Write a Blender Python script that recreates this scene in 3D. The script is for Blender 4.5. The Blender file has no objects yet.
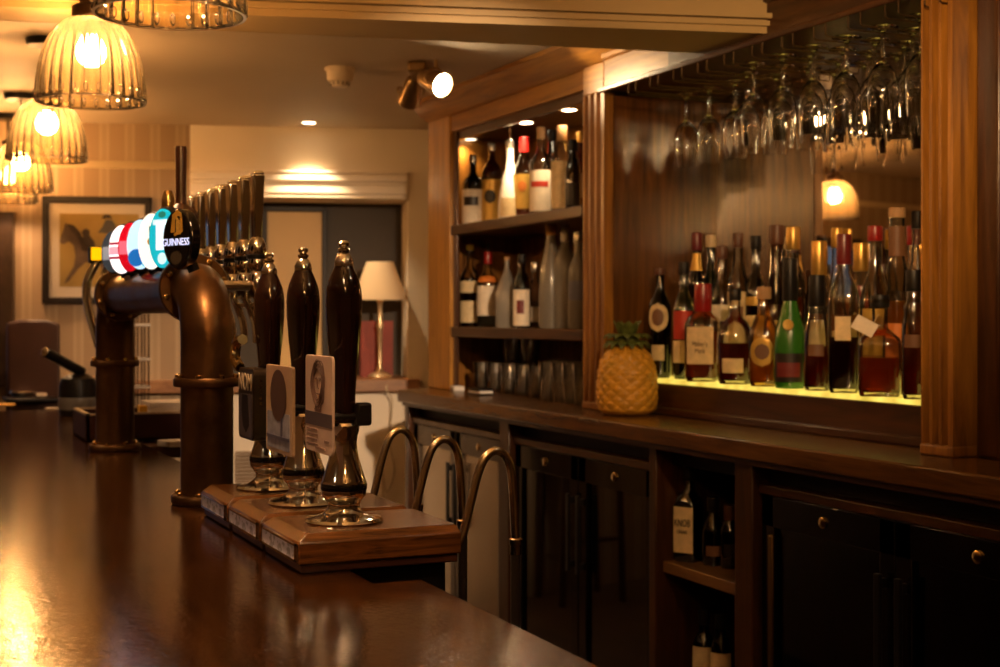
import bpy, math, random
from mathutils import Vector, Matrix
C = bpy.context; S = C.scene; COL = S.collection
PI = math.pi; R = math.radians
random.seed(7)

# ---------------------------------------------------------------- camera, world, exposure
ZC = 1.36                                   # eye height above the floor
F = 1400.0; TH = math.atan2(620.0, F); CT, ST = math.cos(TH), math.sin(TH)
cd = bpy.data.cameras.new('camera'); cam = bpy.data.objects.new('camera', cd); COL.objects.link(cam)
cam.location = (0, 0, ZC); cam.rotation_euler = (R(90), 0, -TH)
cd.sensor_width = 36; cd.lens = 36 * F / 1000; cd.shift_y = -0.0185
cd.clip_start = 0.05; cd.clip_end = 60
cd.dof.use_dof = True; cd.dof.focus_distance = 1.97; cd.dof.aperture_fstop = 7.0; cd.dof.aperture_blades = 9
S.camera = cam
w = bpy.data.worlds.new('world'); S.world = w; w.use_nodes = True
w.node_tree.nodes['Background'].inputs[0].default_value = (1, .62, .3, 1)
w.node_tree.nodes['Background'].inputs[1].default_value = 0.012
S.view_settings.view_transform = 'Standard'; S.view_settings.look = 'None'
S.view_settings.gamma = 1; S.view_settings.use_curve_mapping = False
S.view_settings.exposure = 1.4
WARM = (1, .585, .30)
PEND_E = 125.0      # pendant bulb radiance
SPOT_E = 420.0

# ---------------------------------------------------------------- picture -> place
def ray(px): u = px - 500; return (u*CT + F*ST, -u*ST + F*CT)
def at(px, X, py=315):
    d = ray(px); k = X/d[0]; return Vector((X, d[1]*k, ZC + (315-py)*k))
def atY(px, Y, py=315):
    d = ray(px); k = Y/d[1]; return Vector((d[0]*k, Y, ZC + (315-py)*k))
def atd(px, py, Z):
    d = ray(px); k = Z/F; return Vector((d[0]*k, d[1]*k, ZC + (315-py)*k))
def ath(px, py, z):
    d = ray(px); k = (z-ZC)/(315-py); return Vector((d[0]*k, d[1]*k, z))
WA = Vector((.654, 6.14)); WE = (WA - Vector((2.073, 5.754))).normalized()   # runs to the left
WN = Vector((WE.y, -WE.x))
if WN.y < 0: WN = -WN
def wal(px, off=0):
    d = Vector(ray(px)); k = (WA + WN*off).dot(WN)/d.dot(WN); p = d*k
    return (p-WA).dot(WE), k
def wpt(a, z, off): q = WA + WE*a + WN*off; return Vector((q.x, q.y, z))
def wz(px, py, off=0): return ZC + (315-py)*wal(px, off)[1]

# ---------------------------------------------------------------- materials
def lin(h):
    h = h.lstrip('#'); c = [int(h[i:i+2], 16)/255 for i in (0, 2, 4)]
    return tuple(((x+.055)/1.055)**2.4 if x > .04045 else x/12.92 for x in c) + (1,)
def col(c): return lin(c) if isinstance(c, str) else (tuple(c)+(1,))[:4]
def newmat(name):
    m = bpy.data.materials.new(name); m.use_nodes = True
    nt = m.node_tree; return m, nt, nt.nodes['Principled BSDF'], nt.nodes['Material Output']
def N(nt, t, **kw):
    n = nt.nodes.new(t)
    for k, v in kw.items():
        if k in n.inputs: n.inputs[k].default_value = v
        else: setattr(n, k, v)
    return n
def ramp(nt, fac, stops):
    r = nt.nodes.new('ShaderNodeValToRGB'); e = r.color_ramp.elements
    while len(e) < len(stops): e.new(.5)
    for i, (p, c) in enumerate(stops): e[i].position = p; e[i].color = col(c)
    nt.links.new(fac, r.inputs[0]); return r
def objcoord(nt, scale=(1, 1, 1), rot=(0, 0, 0)):
    t = N(nt, 'ShaderNodeTexCoord'); m = N(nt, 'ShaderNodeMapping')
    m.inputs['Scale'].default_value = scale; m.inputs['Rotation'].default_value = rot
    nt.links.new(t.outputs['Object'], m.inputs[0]); return m.outputs[0]
_mc = {}
def plain(name, c, rough=.5, metal=0, var=.12, scale=12, bump=0, coat=0, spec=.5, sheen=0):
    if name in _mc: return _mc[name]
    m, nt, b, o = newmat(name); c = col(c)
    n = N(nt, 'ShaderNodeTexNoise', Scale=scale, Detail=4.0); nt.links.new(objcoord(nt), n.inputs['Vector'])
    dk = tuple(max(0, x*(1-var)) for x in c[:3]); lt = tuple(min(1, x*(1+var)) for x in c[:3])
    r = ramp(nt, n.outputs[0], [(.3, dk), (.7, lt)]); nt.links.new(r.outputs[0], b.inputs['Base Color'])
    b.inputs['Roughness'].default_value = rough; b.inputs['Metallic'].default_value = metal
    b.inputs['Coat Weight'].default_value = coat; b.inputs['Specular IOR Level'].default_value = spec
    b.inputs['Coat Roughness'].default_value = .08
    if bump:
        bp = N(nt, 'ShaderNodeBump', Strength=bump, Distance=.002); nt.links.new(n.outputs[0], bp.inputs['Height'])
        nt.links.new(bp.outputs[0], b.inputs['Normal'])
    _mc[name] = m; return m
def wood(name, dark, light, rough=.35, stretch=(8, .8, 8), scale=4, coat=.3, bump=.15):
    if name in _mc: return _mc[name]
    m, nt, b, o = newmat(name); v = objcoord(nt, stretch)
    n = N(nt, 'ShaderNodeTexNoise', Scale=scale, Detail=9.0, Roughness=.62, Distortion=.8); nt.links.new(v, n.inputs['Vector'])
    r = ramp(nt, n.outputs[0], [(.28, dark), (.5, tuple((a+b_)/2 for a, b_ in zip(col(dark)[:3], col(light)[:3]))), (.75, light)])
    nt.links.new(r.outputs[0], b.inputs['Base Color'])
    b.inputs['Roughness'].default_value = rough; b.inputs['Coat Weight'].default_value = coat; b.inputs['Coat Roughness'].default_value = .15
    if bump:
        n2 = N(nt, 'ShaderNodeTexNoise', Scale=scale*5, Detail=6.0); nt.links.new(v, n2.inputs['Vector'])
        bp = N(nt, 'ShaderNodeBump', Strength=bump, Distance=.002); nt.links.new(n2.outputs[0], bp.inputs['Height'])
        nt.links.new(bp.outputs[0], b.inputs['Normal']); nt.links.new(bp.outputs[0], b.inputs['Coat Normal'])
    _mc[name] = m; return m
def emit(name, c, strength):
    if name in _mc: return _mc[name]
    m, nt, b, o = newmat(name); nt.nodes.remove(b)
    e = N(nt, 'ShaderNodeEmission', Strength=strength); e.inputs[0].default_value = col(c)
    nt.links.new(e.outputs[0], o.inputs[0]); _mc[name] = m; return m
def lit(name, c, strength, rough=.25):
    if name in _mc: return _mc[name]
    m, nt, b, o = newmat(name); b.inputs['Base Color'].default_value = col(c); b.inputs['Roughness'].default_value = rough
    b.inputs['Emission Color'].default_value = col(c); b.inputs['Emission Strength'].default_value = strength
    _mc[name] = m; return m
def thin(name, tint, ior=1.5, refl=1.0, transl=0.0, tcol=(1, 1, 1), rough=.03, edge=.5, dk=.25):
    """clear blown glass: looks through, mirrors at grazing angles, darker at its edge"""
    if name in _mc: return _mc[name]
    m, nt, b, o = newmat(name); nt.nodes.remove(b); L = nt.links.new
    tr = N(nt, 'ShaderNodeBsdfTransparent'); lw = N(nt, 'ShaderNodeLayerWeight', Blend=edge)
    t = col(tint); r = ramp(nt, lw.outputs['Facing'], [(.0, t), (.62, t), (1.0, tuple(x*dk for x in t[:3]))])
    L(r.outputs[0], tr.inputs[0])
    base = tr.outputs[0]
    if transl:
        tl = N(nt, 'ShaderNodeBsdfTranslucent'); tl.inputs[0].default_value = col(tcol)
        mx = N(nt, 'ShaderNodeMixShader'); mx.inputs[0].default_value = transl; L(base, mx.inputs[1]); L(tl.outputs[0], mx.inputs[2]); base = mx.outputs[0]
    g = N(nt, 'ShaderNodeBsdfGlossy', Roughness=rough); fr = N(nt, 'ShaderNodeFresnel', IOR=ior)
    ml = N(nt, 'ShaderNodeMath', operation='MULTIPLY'); ml.inputs[1].default_value = refl; L(fr.outputs[0], ml.inputs[0])
    mx2 = N(nt, 'ShaderNodeMixShader'); L(ml.outputs[0], mx2.inputs[0]); L(base, mx2.inputs[1]); L(g.outputs[0], mx2.inputs[2])
    L(mx2.outputs[0], o.inputs[0]); _mc[name] = m; return m
def spirit(name, c, clear=.55):
    """coloured liquor: half looks through, half glows with the light that enters it"""
    if name in _mc: return _mc[name]
    m, nt, b, o = newmat(name); nt.nodes.remove(b); L = nt.links.new
    c = col(c)
    tr = N(nt, 'ShaderNodeBsdfTransparent'); tr.inputs[0].default_value = tuple(min(1, x*1.6) for x in c[:3])+(1,)
    tl = N(nt, 'ShaderNodeBsdfTranslucent'); tl.inputs[0].default_value = c
    mx = N(nt, 'ShaderNodeMixShader'); mx.inputs[0].default_value = 1-clear; L(tr.outputs[0], mx.inputs[1]); L(tl.outputs[0], mx.inputs[2])
    g = N(nt, 'ShaderNodeBsdfGlossy', Roughness=.05); fr = N(nt, 'ShaderNodeFresnel', IOR=1.33)
    m2 = N(nt, 'ShaderNodeMixShader'); L(fr.outputs[0], m2.inputs[0]); L(mx.outputs[0], m2.inputs[1]); L(g.outputs[0], m2.inputs[2])
    L(m2.outputs[0], o.inputs[0]); _mc[name] = m; return m
def glassy(name, c, rough=.0, ior=1.45):
    if name in _mc: return _mc[name]
    m, nt, b, o = newmat(name); b.inputs['Base Color'].default_value = col(c); b.inputs['Transmission Weight'].default_value = 1
    b.inputs['Roughness'].default_value = rough; b.inputs['IOR'].default_value = ior; _mc[name] = m; return m

OAK = wood('oak_panel', (.10, .031, .004), (.42, .18, .024), .36, (9, 9, .7), 4, coat=.12)
OAKH = wood('oak_rail', (.10, .031, .004), (.42, .18, .024), .36, (9, .7, 9), 4, coat=.12)
MAHO = wood('dark_wood', (.016, .005, .0014), (.085, .029, .007), .32, (9, .8, 9), 4, coat=.08)
MAHV = wood('dark_wood_upright', (.016, .005, .0014), (.085, .029, .007), .32, (9, 9, .8), 4, coat=.08)
BOXW = wood('pump_box_wood', (.024, .0065, .0016), (.22, .078, .015), .22, (1.2, 16, 16), 9, coat=.25)
LEDGEW = wood('ledge_wood', (.16, .06, .02), (.36, .17, .06), .4, (1, 8, 8), 5)
COUNTER = wood('worktop_wood', (.05, .017, .0035), (.18, .078, .018), .24, (9, .7, 9), 5, coat=.12, bump=.25)
CHROME = plain('chrome', (.86, .84, .8), .08, 1, .03)
BRASS = plain('brass', (.8, .56, .24), .18, 1, .1)
STEEL = plain('brushed_steel', (.5, .42, .33), .38, 1, .12, 30)
NECK = plain('worn_chrome', (.82, .68, .48), .2, 1, .1)
BLACK = plain('black_gloss', (.004, .003, .003), .08, 0, .1, coat=.6)
EBONY = plain('ebony_gloss', (.016, .0045, .003), .12, 0, .3, 20, coat=.8)
BLKM = plain('black_matt', (.008, .0065, .006), .4, 0, .2, spec=.25)
CREAM = plain('cream_paint', (.85, .75, .60), .6, 0, .03, 3)
CEILP = plain('ceiling_paint', (.50, .40, .28), .65, 0, .04, 2)
GLASS = thin('clear_glass', (.93, .92, .88))
DGLASS = thin('fridge_glass', (.72, .68, .62), 1.6, 2.2, rough=.02)

# ---------------------------------------------------------------- mesh building
class MB:
    def __init__(s): s.v = []; s.f = []
    def add(s, vs, fs):
        o = len(s.v); s.v += [Vector(p) for p in vs]; s.f += [tuple(i+o for i in f) for f in fs]; return s
    def obox(s, c, a, b, d):
        c, a, b, d = map(Vector, (c, a, b, d)); vs = [c+sx*a+sy*b+sz*d for sz in (-1, 1) for sy in (-1, 1) for sx in (-1, 1)]
        fs = [(0, 2, 3, 1), (4, 5, 7, 6), (0, 1, 5, 4), (2, 6, 7, 3), (0, 4, 6, 2), (1, 3, 7, 5)]
        if a.cross(b).dot(d) < 0: fs = [f[::-1] for f in fs]
        return s.add(vs, fs)
    def box(s, x0, x1, y0, y1, z0, z1):
        return s.obox(((x0+x1)/2, (y0+y1)/2, (z0+z1)/2), (abs(x1-x0)/2, 0, 0), (0, abs(y1-y0)/2, 0), (0, 0, abs(z1-z0)/2))
    def wbox(s, a0, a1, z0, z1, o0, o1):
        return s.obox((wpt((a0+a1)/2, (z0+z1)/2, (o0+o1)/2)), (WE.x*(a1-a0)/2, WE.y*(a1-a0)/2, 0), (WN.x*(o1-o0)/2, WN.y*(o1-o0)/2, 0), (0, 0, (z1-z0)/2))
    def lathe(s, prof, c=(0, 0, 0), seg=24, n=2.0, rib=None, axis=None, flat=1.0, rot=0):
        """prof: (r, z) from bottom to top; n > 2 squares the section where r is wide; rib=(count, depth)"""
        M = Matrix.Identity(3)
        if axis is not None: M = Vector((0, 0, 1)).rotation_difference(Vector(axis)).to_matrix()
        rm = max(p[0] for p in prof); vs = []; fs = []; rings = []
        for p in prof:
            r, z = p[0], p[1]
            if r < 1e-6: vs.append((0, 0, z)); rings.append([len(vs)-1]); continue
            ring = []; t = min(1, max(0, (r/rm-.45)/.4)); nn = 2 + (n-2)*t
            for i in range(seg):
                a = 2*PI*i/seg + rot; ca, sa = math.cos(a-rot), math.sin(a-rot)
                k = 1/((abs(ca)**nn + abs(sa)**nn)**(1/nn))
                rr = r*k
                if rib: rr *= 1 + rib[1]*math.cos(rib[0]*a)
                vs.append((rr*math.cos(a), rr*math.sin(a)*(1-(1-flat)*t), z)); ring.append(len(vs)-1)
            rings.append(ring)
        for A, B in zip(rings, rings[1:]):
            if len(A) == 1 and len(B) == 1: continue
            for i in range(seg):
                j = (i+1) % seg
                if len(A) == 1: fs.append((A[0], B[j], B[i]))
                elif len(B) == 1: fs.append((A[i], A[j], B[0]))
                else: fs.append((A[i], A[j], B[j], B[i]))
        c = Vector(c)
        return s.add([M @ Vector(p) + c for p in vs], fs)
    def tube(s, pts, r, seg=12, smooth=0, radii=None):
        P = [Vector(p) for p in pts]
        if smooth:
            Q = []; n = len(P)
            for i in range(n-1):
                p0, p1, p2, p3 = P[max(0, i-1)], P[i], P[i+1], P[min(n-1, i+2)]
                for k in range(smooth):
                    t = k/smooth
                    Q.append(.5*((2*p1)+(p2-p0)*t+(2*p0-5*p1+4*p2-p3)*t*t+(3*p1-p0-3*p2+p3)*t**3))
            P = Q+[P[-1]]
        n = len(P); rr = radii if radii and len(radii) == n else [r]*n
        vs = []; fs = []; up = None
        for i in range(n):
            d = (P[min(n-1, i+1)]-P[max(0, i-1)]).normalized()
            if up is None: up = d.orthogonal().normalized()
            up = (up - d*up.dot(d)).normalized(); sd = d.cross(up)
            for k in range(seg):
                a = 2*PI*k/seg; vs.append(P[i]+(up*math.cos(a)+sd*math.sin(a))*rr[i])
        for i in range(n-1):
            for k in range(seg):
                j = (k+1) % seg; fs.append((i*seg+k, i*seg+j, (i+1)*seg+j, (i+1)*seg+k))
        fs.append(tuple(range(seg))[::-1]); fs.append(tuple((n-1)*seg+k for k in range(seg)))
        return s.add(vs, fs)
    def prism(s, poly, o, ex, ey, en):
        """poly in (ex, ey) from o, pushed out along the full vector en"""
        o, ex, ey, en = map(Vector, (o, ex, ey, en)); n = len(poly)
        A = [o+ex*p[0]+ey*p[1] for p in poly]; vs = A+[a+en for a in A]
        fs = [tuple(range(n))[::-1], tuple(range(n, 2*n))]+[(i, (i+1) % n, n+(i+1) % n, n+i) for i in range(n)]
        if ex.cross(ey).dot(en) < 0: fs = [f[::-1] for f in fs]
        return s.add(vs, fs)
    def ball(s, c, r, seg=16, rings=10, sc=(1, 1, 1)):
        k = len(s.v)
        s.lathe([(r*math.sin(PI*i/rings), -r*math.cos(PI*i/rings)) for i in range(rings+1)], (0, 0, 0), seg)
        for i in range(k, len(s.v)): s.v[i] = Vector((s.v[i].x*sc[0], s.v[i].y*sc[1], s.v[i].z*sc[2])) + Vector(c)
        return s
def org(o):
    p = Vector((0, 0, 0))
    while o is not None: p = p + o.location; o = o.parent
    return p
def thing(name, label, cat, loc=(0, 0, 0), group=None, kind=None):
    o = bpy.data.objects.new(name, None); COL.objects.link(o); o.location = loc; o.empty_display_size = .05
    if label: o['label'] = label
    if cat: o['category'] = cat
    if group: o['group'] = group
    if kind: o['kind'] = kind
    return o
def part(name, mb, mat, parent=None, bev=0, smooth=True, local=False, angle=35, label=None):
    me = bpy.data.meshes.new(name); k = Vector((0, 0, 0)) if (local or parent is None) else org(parent)
    me.from_pydata([tuple(v-k) for v in mb.v], [], mb.f); me.validate(); me.update()
    if smooth:
        for p in me.polygons: p.use_smooth = True
        me.set_sharp_from_angle(angle=R(angle))
    me.materials.append(mat)
    o = bpy.data.objects.new(name, me); COL.objects.link(o)
    if parent is not None: o.parent = parent
    if bev:
        b = o.modifiers.new('bevel', 'BEVEL'); b.width = bev; b.segments = 2; b.limit_method = 'ANGLE'; b.angle_limit = R(40)
    if label: o['label'] = label
    return o
def single(name, mb, mat, label, cat, loc=(0, 0, 0), group=None, bev=0, **kw):
    k = Vector(loc); mb.v = [v-k for v in mb.v]
    o = part(name, mb, mat, None, bev, **kw); o.location = loc; o['label'] = label; o['category'] = cat
    if group: o['group'] = group
    return o
def struct(name, mb, mat, parent=None, bev=0, **kw):
    o = part(name, mb, mat, parent, bev, **kw)
    if parent is None: o['kind'] = 'structure'
    return o
def copy_tree(o, parent=None):
    c = o.copy(); COL.objects.link(c)
    if parent is not None: c.parent = parent
    for ch in list(o.children): copy_tree(ch, c)
    return c
def text(name, body, size, M, mat, parent, depth=.0004, sx=1.0, shear=0):
    cu = bpy.data.curves.new(name, 'FONT'); cu.body = body; cu.size = size; cu.extrude = depth
    cu.align_x = 'CENTER'; cu.align_y = 'CENTER'; cu.shear = shear
    t = bpy.data.objects.new(name+'_src', cu); COL.objects.link(t)
    dg = C.evaluated_depsgraph_get(); dg.update()
    me = bpy.data.meshes.new_from_object(t.evaluated_get(dg)); bpy.data.objects.remove(t); bpy.data.curves.remove(cu)
    k = org(parent) if parent is not None else Vector((0, 0, 0))
    me.transform(Matrix.Translation(-k) @ M @ Matrix.Diagonal((sx, 1, 1, 1)))
    me.materials.clear(); me.materials.append(mat)
    o = bpy.data.objects.new(name, me); COL.objects.link(o); o.parent = parent; return o
def facing(p, n, up=(0, 0, 1)):
    """matrix: local x to the reader's right, y up, z along the outward normal n"""
    n = Vector(n).normalized(); u = Vector(up); x = u.cross(n).normalized(); y = n.cross(x)
    M = Matrix((x, y, n)).transposed().to_4x4(); M.translation = Vector(p); return M

BAR = ZC-.34; CNT = ZC-.278; LEDGE = ZC-.179; CEIL = ZC+.81
# ================================================================ the room
def stripes():
    m, nt, b, o = newmat('striped_wallpaper'); t = N(nt, 'ShaderNodeTexCoord'); sp = N(nt, 'ShaderNodeSeparateXYZ')
    nt.links.new(t.outputs['Object'], sp.inputs[0])
    dx = N(nt, 'ShaderNodeMath', operation='MULTIPLY'); dx.inputs[1].default_value = WE.x; nt.links.new(sp.outputs[0], dx.inputs[0])
    dy = N(nt, 'ShaderNodeMath', operation='MULTIPLY_ADD'); dy.inputs[1].default_value = WE.y; nt.links.new(sp.outputs[1], dy.inputs[0]); nt.links.new(dx.outputs[0], dy.inputs[2])
    sc = N(nt, 'ShaderNodeMath', operation='MULTIPLY'); sc.inputs[1].default_value = 2*PI/.105; nt.links.new(dy.outputs[0], sc.inputs[0])
    sn = N(nt, 'ShaderNodeMath', operation='SINE'); nt.links.new(sc.outputs[0], sn.inputs[0])
    r = ramp(nt, sn.outputs[0], [(.0, (.30, .20, .11)), (.25, (.30, .20, .11)), (.4, (.37, .27, .16)), (.75, (.40, .29, .18)), (.9, (.33, .23, .13))])
    nt.links.new(r.outputs[0], b.inputs['Base Color']); b.inputs['Roughness'].default_value = .6
    return m
STRIPE = stripes()
struct('floor', MB().box(-3, 3.2, -2.2, 8, -.05, 0), wood('floor_boards', (.03, .014, .006), (.1, .05, .02), .4, (9, .6, 9), 3))
struct('ceiling', MB().box(-3, 3.2, -2.2, 8, CEIL, CEIL+.06), CEILP)
struct('wall_left', MB().box(-2.75, -2.65, -2.0, 7.6, 0, CEIL), plain('tan_wallpaper', (.36, .25, .13), .65, 0, .08, 3))
struct('wall_right', MB().box(2.62, 2.72, -2.0, 6.2, 0, CEIL), plain('brown_wall', (.2, .12, .06), .6, 0, .05, 3))
struct('wall_front', MB().box(-2.75, 2.72, -2.1, -2.0, 0, CEIL), plain('tan_wallpaper', (.36, .25, .13)))
aL, aR = wal(190)[0], wal(408)[0]
zl = wz(380, 391); zt = wz(300, 197)
far_l = 3.9; far_r = -2.4
struct('wall_back', MB().wbox(aL, far_l, 0, CEIL, 0, .12), STRIPE)
m_ = MB(); m_.wbox(aR, aL, zt, CEIL, 0, .12); m_.wbox(aR, aL, 0, zl, 0, .12); m_.wbox(far_r, aR, 0, CEIL, 0, .12)
struct('wall_chimney_breast', m_, CREAM)
# the recess over the wooden ledge
RD = .34
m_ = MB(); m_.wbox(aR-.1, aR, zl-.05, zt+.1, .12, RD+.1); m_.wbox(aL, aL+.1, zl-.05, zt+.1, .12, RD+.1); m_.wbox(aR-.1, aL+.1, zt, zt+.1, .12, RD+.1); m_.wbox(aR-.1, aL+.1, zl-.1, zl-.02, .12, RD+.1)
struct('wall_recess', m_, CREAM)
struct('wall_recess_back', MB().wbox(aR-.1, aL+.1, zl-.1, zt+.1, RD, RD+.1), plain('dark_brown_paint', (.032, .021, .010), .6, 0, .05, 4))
# crown moulding under the bulkhead
m_ = MB()
zc0, zc1 = wz(300, 198), wz(300, 171)
hh = zc1-zc0
for f0, f1, d in ((0, .16, .02), (.16, .5, .035), (.5, .62, .045), (.62, .9, .07), (.9, 1.0, .085)): m_.wbox(aR-.0, aL+.0, zc0+hh*f0, zc0+hh*f1, -d*.4, 0)
struct('trim_1', m_, CREAM, bev=.004)
struct('trim_2', MB().wbox(aR-.05, wal(130)[0], zl, wz(380, 378.5), -.06, RD), LEDGEW, bev=.004)
m_ = MB()
for f0, f1, d in ((0, .35, .012), (.35, .7, .02), (.7, 1, .03)): m_.wbox(aL+.02, far_l, wz(100, 168)+.03*f0, wz(100, 168)+.03*f1, -d*.5, 0)
struct('trim_3', m_, plain('dado_cream', (.6, .46, .27), .6, 0, .03, 3), bev=.003)
# window beside the wallpaper, at the far left
aw0, aw1 = wal(15)[0], wal(15)[0]+1.0
FRD = wood('window_wood', (.02, .01, .005), (.05, .025, .012), .4)
wm = MB(); z0_, z1_ = wz(10, 385), wz(10, 213)
for a0, a1, q0, q1 in ((aw0, aw0+.055, z0_, z1_), (aw1-.055, aw1, z0_, z1_), (aw0, aw1, z0_, z0_+.05), (aw0, aw1, z1_-.05, z1_), (aw0+.06, aw1, (z0_+z1_)/2-.015, (z0_+z1_)/2+.015), ((aw0+aw1)/2-.015, (aw0+aw1)/2+.015, z0_, z1_), (aw0+.055, aw0+.10, z0_, z1_)): wm.wbox(a0, a1, q0, q1, -.05, 0)
wd = struct('window_1', wm, FRD)
part('pane', MB().wbox(aw0+.02, aw1-.02, z0_+.02, z1_-.02, -.02, -.012), lit('dusk_glass', (.05, .07, .11), .5), wd)
# ceiling beam, running with the far wall
bz = ZC+.665
def bpt(px, py): return ath(px, py, bz)
p0, p1 = bpt(755, 33), bpt(243, 15); q0, q1 = bpt(695, 53), bpt(270, 33)
e = (p1-p0).normalized(); p1 = p0+e*3.9; e2 = (q1-q0).normalized(); q1 = q0+e2*4.0
p0 = p0-e*.17; q0 = q0-e2*.17
m_ = MB(); h = CEIL-bz
m_.add([p0, p1, q1, q0]+[v+Vector((0, 0, h)) for v in (p0, p1, q1, q0)], [(0, 3, 2, 1), (4, 5, 6, 7), (0, 1, 5, 4), (1, 2, 6, 5), (2, 3, 7, 6), (3, 0, 4, 7)])
nb = Vector((e.y, -e.x, 0));
if nb.y > 0: nb = -nb
for zz, d in ((bz+.022, .008), (bz+.038, .014)): m_.obox((p0+p1)/2+Vector((0, 0, zz-bz))+nb*d*.5, (p1-p0)/2, nb*d, (0, 0, .006))
struct('trim_4', m_, plain('beam_paint', (.44, .30, .12), .55, 0, .05, 3))
# low grille in the wall under the recess
m_ = MB(); a0, a1 = wal(262)[0], wal(236)[0]; g0, g1 = wz(250, 482), wz(250, 452)
for i in range(9): zz = g0+(g1-g0)*i/8; m_.wbox(a0, a1, zz-.003, zz+.003, -.014, -.006)
for i in range(10): aa = a0+(a1-a0)*i/9; m_.wbox(aa-.003, aa+.003, g0, g1, -.010, 0)
single('wall_grille', m_, plain('grille_brown', (.2, .12, .06), .5), 'pale wire grille low on the far wall between copper pipe and pump', 'grille', wpt((a0+a1)/2, g0, 0))

# ================================================================ the bar counter
bar = thing('bar_counter', 'long dark varnished wooden bar counter carrying the pumps', 'bar counter', (.25, 2.0, 0))
def bartop_mat():
    m, nt, b, o = newmat('bar_top_varnish'); v = objcoord(nt, (10, .9, 10))
    n = N(nt, 'ShaderNodeTexNoise', Scale=5.0, Detail=9.0, Roughness=.6, Distortion=.6); nt.links.new(v, n.inputs['Vector'])
    r = ramp(nt, n.outputs[0], [(.3, (.014, .0045, .0012)), (.7, (.058, .020, .005))]); nt.links.new(r.outputs[0], b.inputs['Base Color'])
    v2 = objcoord(nt, (1.4, 1, 1), (0, 0, .5)); n2 = N(nt, 'ShaderNodeTexNoise', Scale=95.0, Detail=4.0, Roughness=.6, Distortion=1.0); nt.links.new(v2, n2.inputs['Vector'])
    n3 = N(nt, 'ShaderNodeTexNoise', Scale=5.0, Detail=3.0); nt.links.new(v2, n3.inputs['Vector'])
    rr = ramp(nt, n3.outputs[0], [(.3, (.10, .10, .10)), (.7, (.13, .13, .13))]); nt.links.new(rr.outputs[0], b.inputs['Roughness'])
    bp = N(nt, 'ShaderNodeBump', Strength=.15, Distance=.0015); nt.links.new(n2.outputs[0], bp.inputs['Height']); nt.links.new(bp.outputs[0], b.inputs['Normal'])
    b.inputs['Specular IOR Level'].default_value = .38
    return m
part('bar_top', MB().prism([(-.16, .3), (.64, .3), (.64, 1.69), (.575, 1.69), (.575, 2.5), (.64, 2.5), (.64, 5.25), (-.16, 5.25)], (0, 0, BAR-.045), (1, 0, 0), (0, 1, 0), (0, 0, .045)), bartop_mat(), bar, bev=.005)
part('bar_front', MB().box(-.08, .54, .4, 5.2, .1, BAR-.045), MAHV, bar)
part('plinth', MB().box(-.06, .52, .42, 5.18, 0, .1), BLKM, bar)
m_ = MB()
for k in range(5): m_.box(-.095, -.08, .5+k*.95, 1.35+k*.95, .2, BAR-.15)
part('front_panelling', m_, MAHO, bar, bev=.006)
part('drip_ledge', MB().box(.54, .72, 1.66, 2.55, BAR-.10, BAR-.07), BLKM, bar, bev=.003)
part('server_shelf', MB().box(.54, .80, 3.75, 5.2, BAR-.04, BAR-.006), MAHO, bar, bev=.003)

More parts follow.
